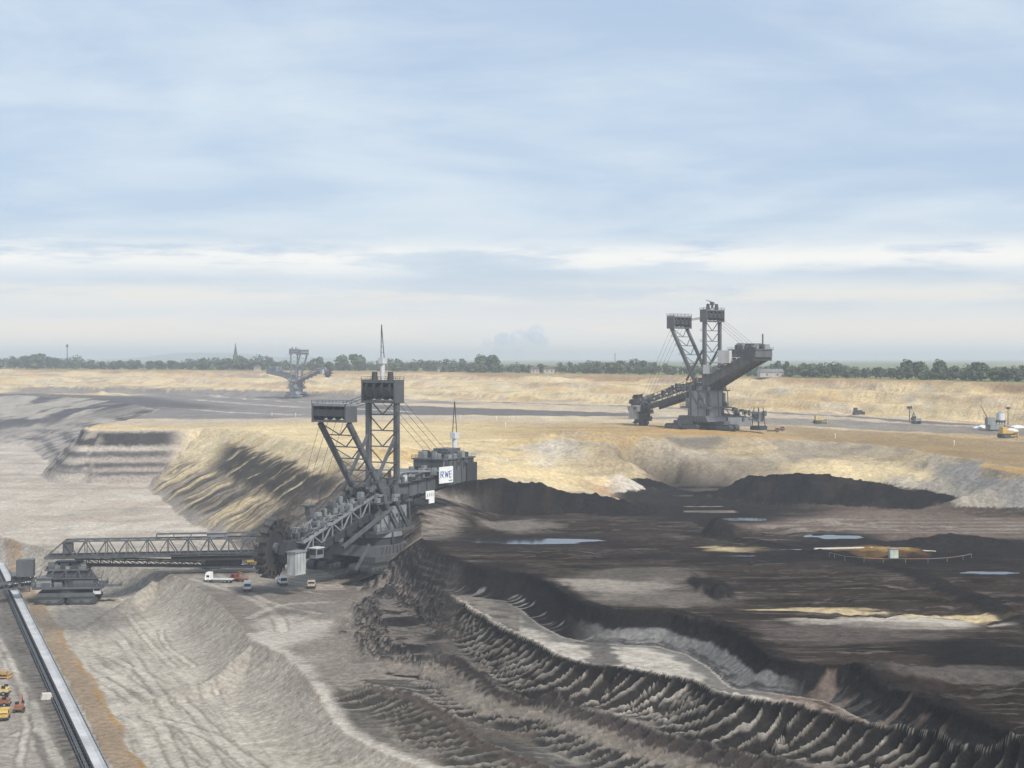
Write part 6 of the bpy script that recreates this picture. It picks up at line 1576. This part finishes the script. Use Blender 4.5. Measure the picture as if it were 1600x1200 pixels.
# the wood behind them: one mass
Vs = []
for i in range(700):
    u = -120 + i * 2.63 + rr.uniform(-4, 4); t = (u - 800) / FPX; y = rim_y(t) + rr.uniform(60, 260); x = t * y
    hp = rr.uniform(12, 19) * (1 + 0.25 * math.sin(u * 0.021) + 0.12 * math.sin(u * 0.063 + 1)); h = hp / FPX * y
    V = crown_arrays(rng, h, h * rr.uniform(0.40, 0.55), 4, 28, 0.0); V += np.array([x, y, gz(x, y) - 0.5]); Vs.append(V)
wo = bpy.data.objects.new('far_wood', quads_mesh('far_wood', np.concatenate(Vs), LEAFD)); COL.objects.link(wo)
tag(wo, 'dense hazy wood closing the plain behind the far rim', 'wood', kind='stuff')

# hills on the horizon
def hills():
    m = MB(); n = 60; vs = []
    for i in range(n + 1):
        u = 150 + (560 - 150) * i / n; t = (u - 800) / FPX; y = 12000.0
        h = 4 + 36 * math.exp(-((u - 290) / 75.0) ** 2) + 26 * math.exp(-((u - 380) / 60.0) ** 2) + 12 * math.exp(-((u - 500) / 60.0) ** 2)
        for dy, k in ((-900, 0.0), (-300, 0.75), (200, 1.0), (900, 0.6), (1800, 0.0)): vs.append((t * (y + dy), y + dy, -17 + h * 1.4 * k))
    fs = [(i * 5 + j, i * 5 + j + 1, (i + 1) * 5 + j + 1, (i + 1) * 5 + j) for i in range(n) for j in range(4)]
    m.add(vs, fs); o = m.build('hills', leaf_mat('wooded_hill', (0.04, 0.07, 0.035))); tag(o, kind='structure')
hills()
def skyline_place(u, back):
    t = (u - 800) / FPX; y = rim_y(t) + back; return Vector((t * y, y, gz(t * y, y)))
p = skyline_place(368, 400)
T = empty('church', p, 0.4); tag(T, 'distant church with a thin pointed spire above the left treeline', 'church')
MB().box((0, 0, 11), (7, 7, 22)).build('tower', mat('old_brick', (0.12, 0.08, 0.065), 0.9), T); MB().cyl((0, 0, 22), (0, 0, 43), 3.2, 0.1, n=8).build('spire', mat('slate_roof', (0.05, 0.055, 0.065)), T); MB().prism([(-6, 0), (6, 0), (6, 9), (0, 15), (-6, 9)], 4, 28).build('nave', mat('old_brick', (0.12, 0.08, 0.065)), T)
p = skyline_place(105, 120)
T = empty('radio_mast', p); tag(T, 'thin radio mast above the trees at the far left', 'mast')
MB().cyl((0, 0, 0), (0, 0, 38), 0.9, 0.5, n=6).build('pole', STEEL, T); MB().box((0, 0, 36), (2.6, 2.6, 4)).build('antenna', DSTEEL, T)
p = skyline_place(961, 40)
T = empty('radio_mast', p); tag(T, 'short thin pole above the trees left of the second excavator', 'mast')
MB().cyl((0, 0, 0), (0, 0, 22), 0.35, 0.25, n=6).build('pole', DSTEEL, T)
HG = 'houses half hidden in the far treeline'
for u, bk_, w_, lab in ((835, 14, 9, 'small pale house in the treeline right of the domed grove'), (857, 30, 12, 'house with reddish roof in the mid treeline'), (690, 20, 10, 'pale house in the treeline left of the domed grove'), (1204, 12, 22, 'long pale barn on the rim behind the second excavator tail'), (402, 14, 9, 'white house on the rim left of the faint excavator')):
    p = skyline_place(u, bk_); T = empty('house', p, 0.2); tag(T, lab, 'house', HG)
    MB().box((0, 0, 2.2), (w_, 8, 4.4)).build('wall', mat('house_wall', (0.34, 0.33, 0.31), 0.9), T); MB().prism([(-w_ / 2 - 0.4, 4.4), (w_ / 2 + 0.4, 4.4), (w_ / 2 - 1.5, 7.4), (-w_ / 2 + 1.5, 7.4)], -4.5, 4.5).build('roof', mat('brown_roof', (0.13, 0.09, 0.075)) if w_ < 20 else LSTEEL, T)
    for k in range(2): MB().box((-w_ * 0.22 + k * w_ * 0.44, -4.03, 2.4), (1.4, 0.08, 1.5)).build('window', GLASSD, T)
# steam of a far power station
def steam():
    vs, fs = [], []; bm = bmesh.new(); r0 = random.Random(3)
    for i in range(26):
        q_ = r0.random(); u = 770 + 70 * q_ + r0.uniform(-14, 14); v = 556 - 44 * (0.2 + 0.8 * r0.random()) * (0.5 + 0.5 * q_)
        y = 17900 + r0.uniform(-250, 250); c_ = Vector(((u - 800) / FPX * y, y, -(v - HOR) / FPX * y))
        R_ = r0.uniform(60, 115)
        res = bmesh.ops.create_icosphere(bm, subdivisions=3, radius=R_)
        for vv in res['verts']:
            d_ = vv.co.normalized(); vv.co = vv.co * (1 + 0.22 * math.sin(d_.x * 9 + i) * math.sin(d_.y * 8 + 2 * i) * math.sin(d_.z * 9)) + c_
    me = bpy.data.meshes.new('steam_plume'); bm.to_mesh(me); bm.free()
    m = bpy.data.materials.new('steam'); m.use_nodes = True; N = m.node_tree.nodes; N.clear()
    vo = N.new('ShaderNodeVolumePrincipled'); vo.inputs['Color'].default_value = (0.70, 0.80, 0.92, 1); vo.inputs['Density'].default_value = 0.0032
    ou = N.new('ShaderNodeOutputMaterial'); m.node_tree.links.new(vo.outputs[0], ou.inputs['Volume'])
    me.materials.append(m)
    o = bpy.data.objects.new('steam_plume', me); COL.objects.link(o); tag(o, 'pale blue steam plume rising behind the middle of the treeline', 'steam', kind='stuff')
steam()
# ---------------------------------------------------------------- the hazy air over the pit
def build_haze():
    mb = MB(); mb.box((0, 8000 - 200, (62 - 88) / 2), (36000, 17400, 62 + 88))
    m = bpy.data.materials.new('pit_haze'); m.use_nodes = True
    N, L = m.node_tree.nodes, m.node_tree.links
    N.clear()
    v = N.new('ShaderNodeVolumePrincipled'); v.inputs['Color'].default_value = (0.88, 0.93, 1.0, 1)
    v.inputs['Density'].default_value = HAZE; v.inputs['Anisotropy'].default_value = 0.25
    o = N.new('ShaderNodeOutputMaterial'); L.new(v.outputs[0], o.inputs['Volume'])
    ob = mb.build('haze', m); tag(ob, kind='stuff')
    tag(ob, 'thin pale blue haze lying over the whole pit', 'haze')
HAZE = 0.00018
build_haze()
